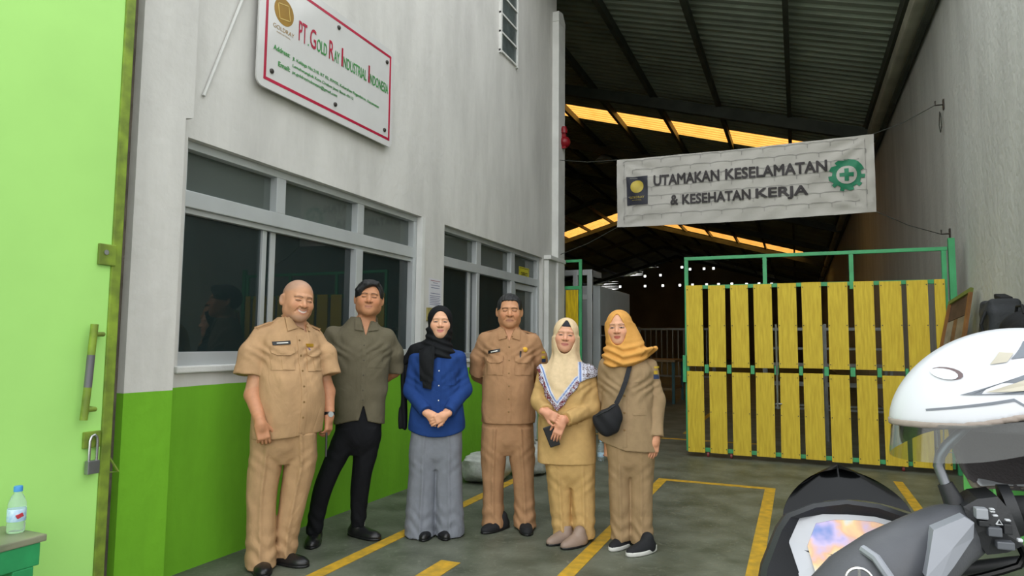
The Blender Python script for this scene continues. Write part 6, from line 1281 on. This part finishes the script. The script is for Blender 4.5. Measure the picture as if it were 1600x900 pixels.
# ------------------------------------------------------------------ white open-face helmet hung on the scooter's mirror
HC = Vector((.319, 1.262, 1.218))
_hl = Vector((-.90, -.43, 0)).normalized()     # helmet front points to image left
hm = thing('helmet', HC, 'white open-face helmet with clear visor hung on the scooter mirror', 'helmet', rotz=atan2(_hl.y, _hl.x))
M_hel = mat('helmet_white', 'C6C9CF', .28, var=.02, spec=.4); M_lin = mat('helmet_lining', '6A6467', .9, bump=.2, bscale=200); M_edge = mat('helmet_edge', '9B9087', .6)
def h_out(P):
    """shell outline: long pointed brow, rounder back"""
    rx = np.where(P[:, 0] > 0, .208, .135); x = np.abs(P[:, 0])/rx; fr = np.clip(P[:, 0]/.2, 0, 1); zz = P[:, 2]/.141; n = 2-.22*fr
    k = (x**n+np.abs(P[:, 1]/(.122-.012*fr))**n+np.abs(zz)**n)**(1/n); return (k-1)*.12
def h_open(P):
    """face opening below the brow and the cut along the bottom"""
    brim = -.004+.020*np.exp(-((P[:, 0]-.07)/.06)**2)
    return smin(smax(P[:, 2]-brim, -(P[:, 0]-.022+.30*(P[:, 2]+.05)), .012), P[:, 2]+.112, .006)
def shell(P): return smax(smax(h_out(P), -(h_out(P)+.012), .003), -h_open(P), .004)
grid_surf('shell', shell, (-.15, -.135, -.13), (.22, .135, .15), .0040, M_hel, hm)
def lining(P): d = smax(ell(P, (0, 0, -.006), (.139, .112, .130)), -ell(P, (.012, 0, -.03), (.118, .080, .115)), .008); return smax(smax(d, -smax(P[:, 2]+.012, -(P[:, 0]-.055), .01), .004), -(P[:, 2]+.140), .004)
grid_surf('lining', lining, (-.16, -.13, -.15), (.15, .13, .13), .0055, M_lin, hm)
def rimf(P): a = h_open(P); return np.maximum(np.abs(h_out(P)+.004)-.005, np.abs(a)-.005)
grid_surf('edge_trim', rimf, (-.17, -.14, -.13), (.215, .14, .06), .004, M_edge, hm)
M_vis = thin_glass('clear_visor', (.80, .84, .84), .9, .0, 1.5)
bm = B(); vg = {}; NU, NV = 26, 8
for th in (0, 1):
    for i in range(NU+1):
        a = radians(-92+184*i/NU)
        for j in range(NV+1):
            v = j/NV; k = cos(a); rx = .196+.006*v; ry = .118+.004*v; drop = (.022+.034*max(k, 0)**.5)*v
            vg[th, i, j] = bm.verts.new((rx*cos(a)+.002-.002*th, ry*sin(a), -.002-drop+.012*math.exp(-((rx*cos(a)-.07)/.06)**2)))
for th in (0, 1):
    for i in range(NU):
        for j in range(NV): bm.faces.new((vg[th, i, j], vg[th, i+1, j], vg[th, i+1, j+1], vg[th, i, j+1]))
bmesh.ops.recalc_face_normals(bm, faces=bm.faces); obj('visor', bm, M_vis, hm, world=False, smooth=True)
M_vent = mat('vent_grey', '6E757E', .4); M_cream = mat('vent_cream', 'B9B4A4', .5)
def hpatch(name, poly, mt, lift=.002, par=None, side=-1):
    """decal on the helmet's camera side: polygon in (x,z) of the helmet frame pushed onto the shell"""
    bm = B(); bm.faces.new([bm.verts.new((x, 0, z)) for x, z in poly]); bmesh.ops.triangulate(bm, faces=bm.faces)
    for _ in range(3): bmesh.ops.subdivide_edges(bm, edges=[e for e in bm.edges if e.calc_length() > .012], cuts=1)
    P = np.array([v.co[:] for v in bm.verts]); y = np.full(len(P), .20)
    for _ in range(50): P[:, 1] = side*y; y = y-np.clip(h_out(P), -.02, .03)*.7
    for v, yy in zip(bm.verts, y): v.co.y = side*(yy+lift)
    return obj(name, bm, mt, par or hm, world=False)
HS = 1 if (Matrix.Rotation(atan2(_hl.y, _hl.x), 3, 'Z')@Vector((0, 1, 0))).dot(-HC) > 0 else -1
vt = hpatch('side_vent', [(.150, .042), (.060, .078), (.030, .086), (.062, .048)], M_vent, .002, None, HS); hpatch('vent_insert', [(.125, .047), (.064, .071), (.050, .075), (.068, .052)], M_cream, .004, vt, HS)
vt = hpatch('top_vent', [(.078, .094), (.045, .120), (.0, .130), (-.05, .128), (-.05, .112), (.02, .104)], M_vent, .002, None, HS)
hpatch('vent_notch', [(.105, .086), (.085, .104), (.070, .103), (.085, .090)], M_cream, .003, None, HS)
hpatch('brow_badge', [(.150+.013*cos(a), .072+.009*sin(a)) for a in [2*pi*k/14 for k in range(14)]], mat('badge_dark', '6A5A5C', .4), .002, None, HS); hpatch('badge_face', [(.154+.011*cos(a), .071+.008*sin(a)) for a in [2*pi*k/14 for k in range(14)]], M_hel, .004, None, HS)
hpatch('shell_line', [(.185, .020), (.12, .034), (.095, .040), (.06, .012), (.06, .009), (.095, .036), (.12, .030), (.185, .017)], M_vent, .0012, None, HS)
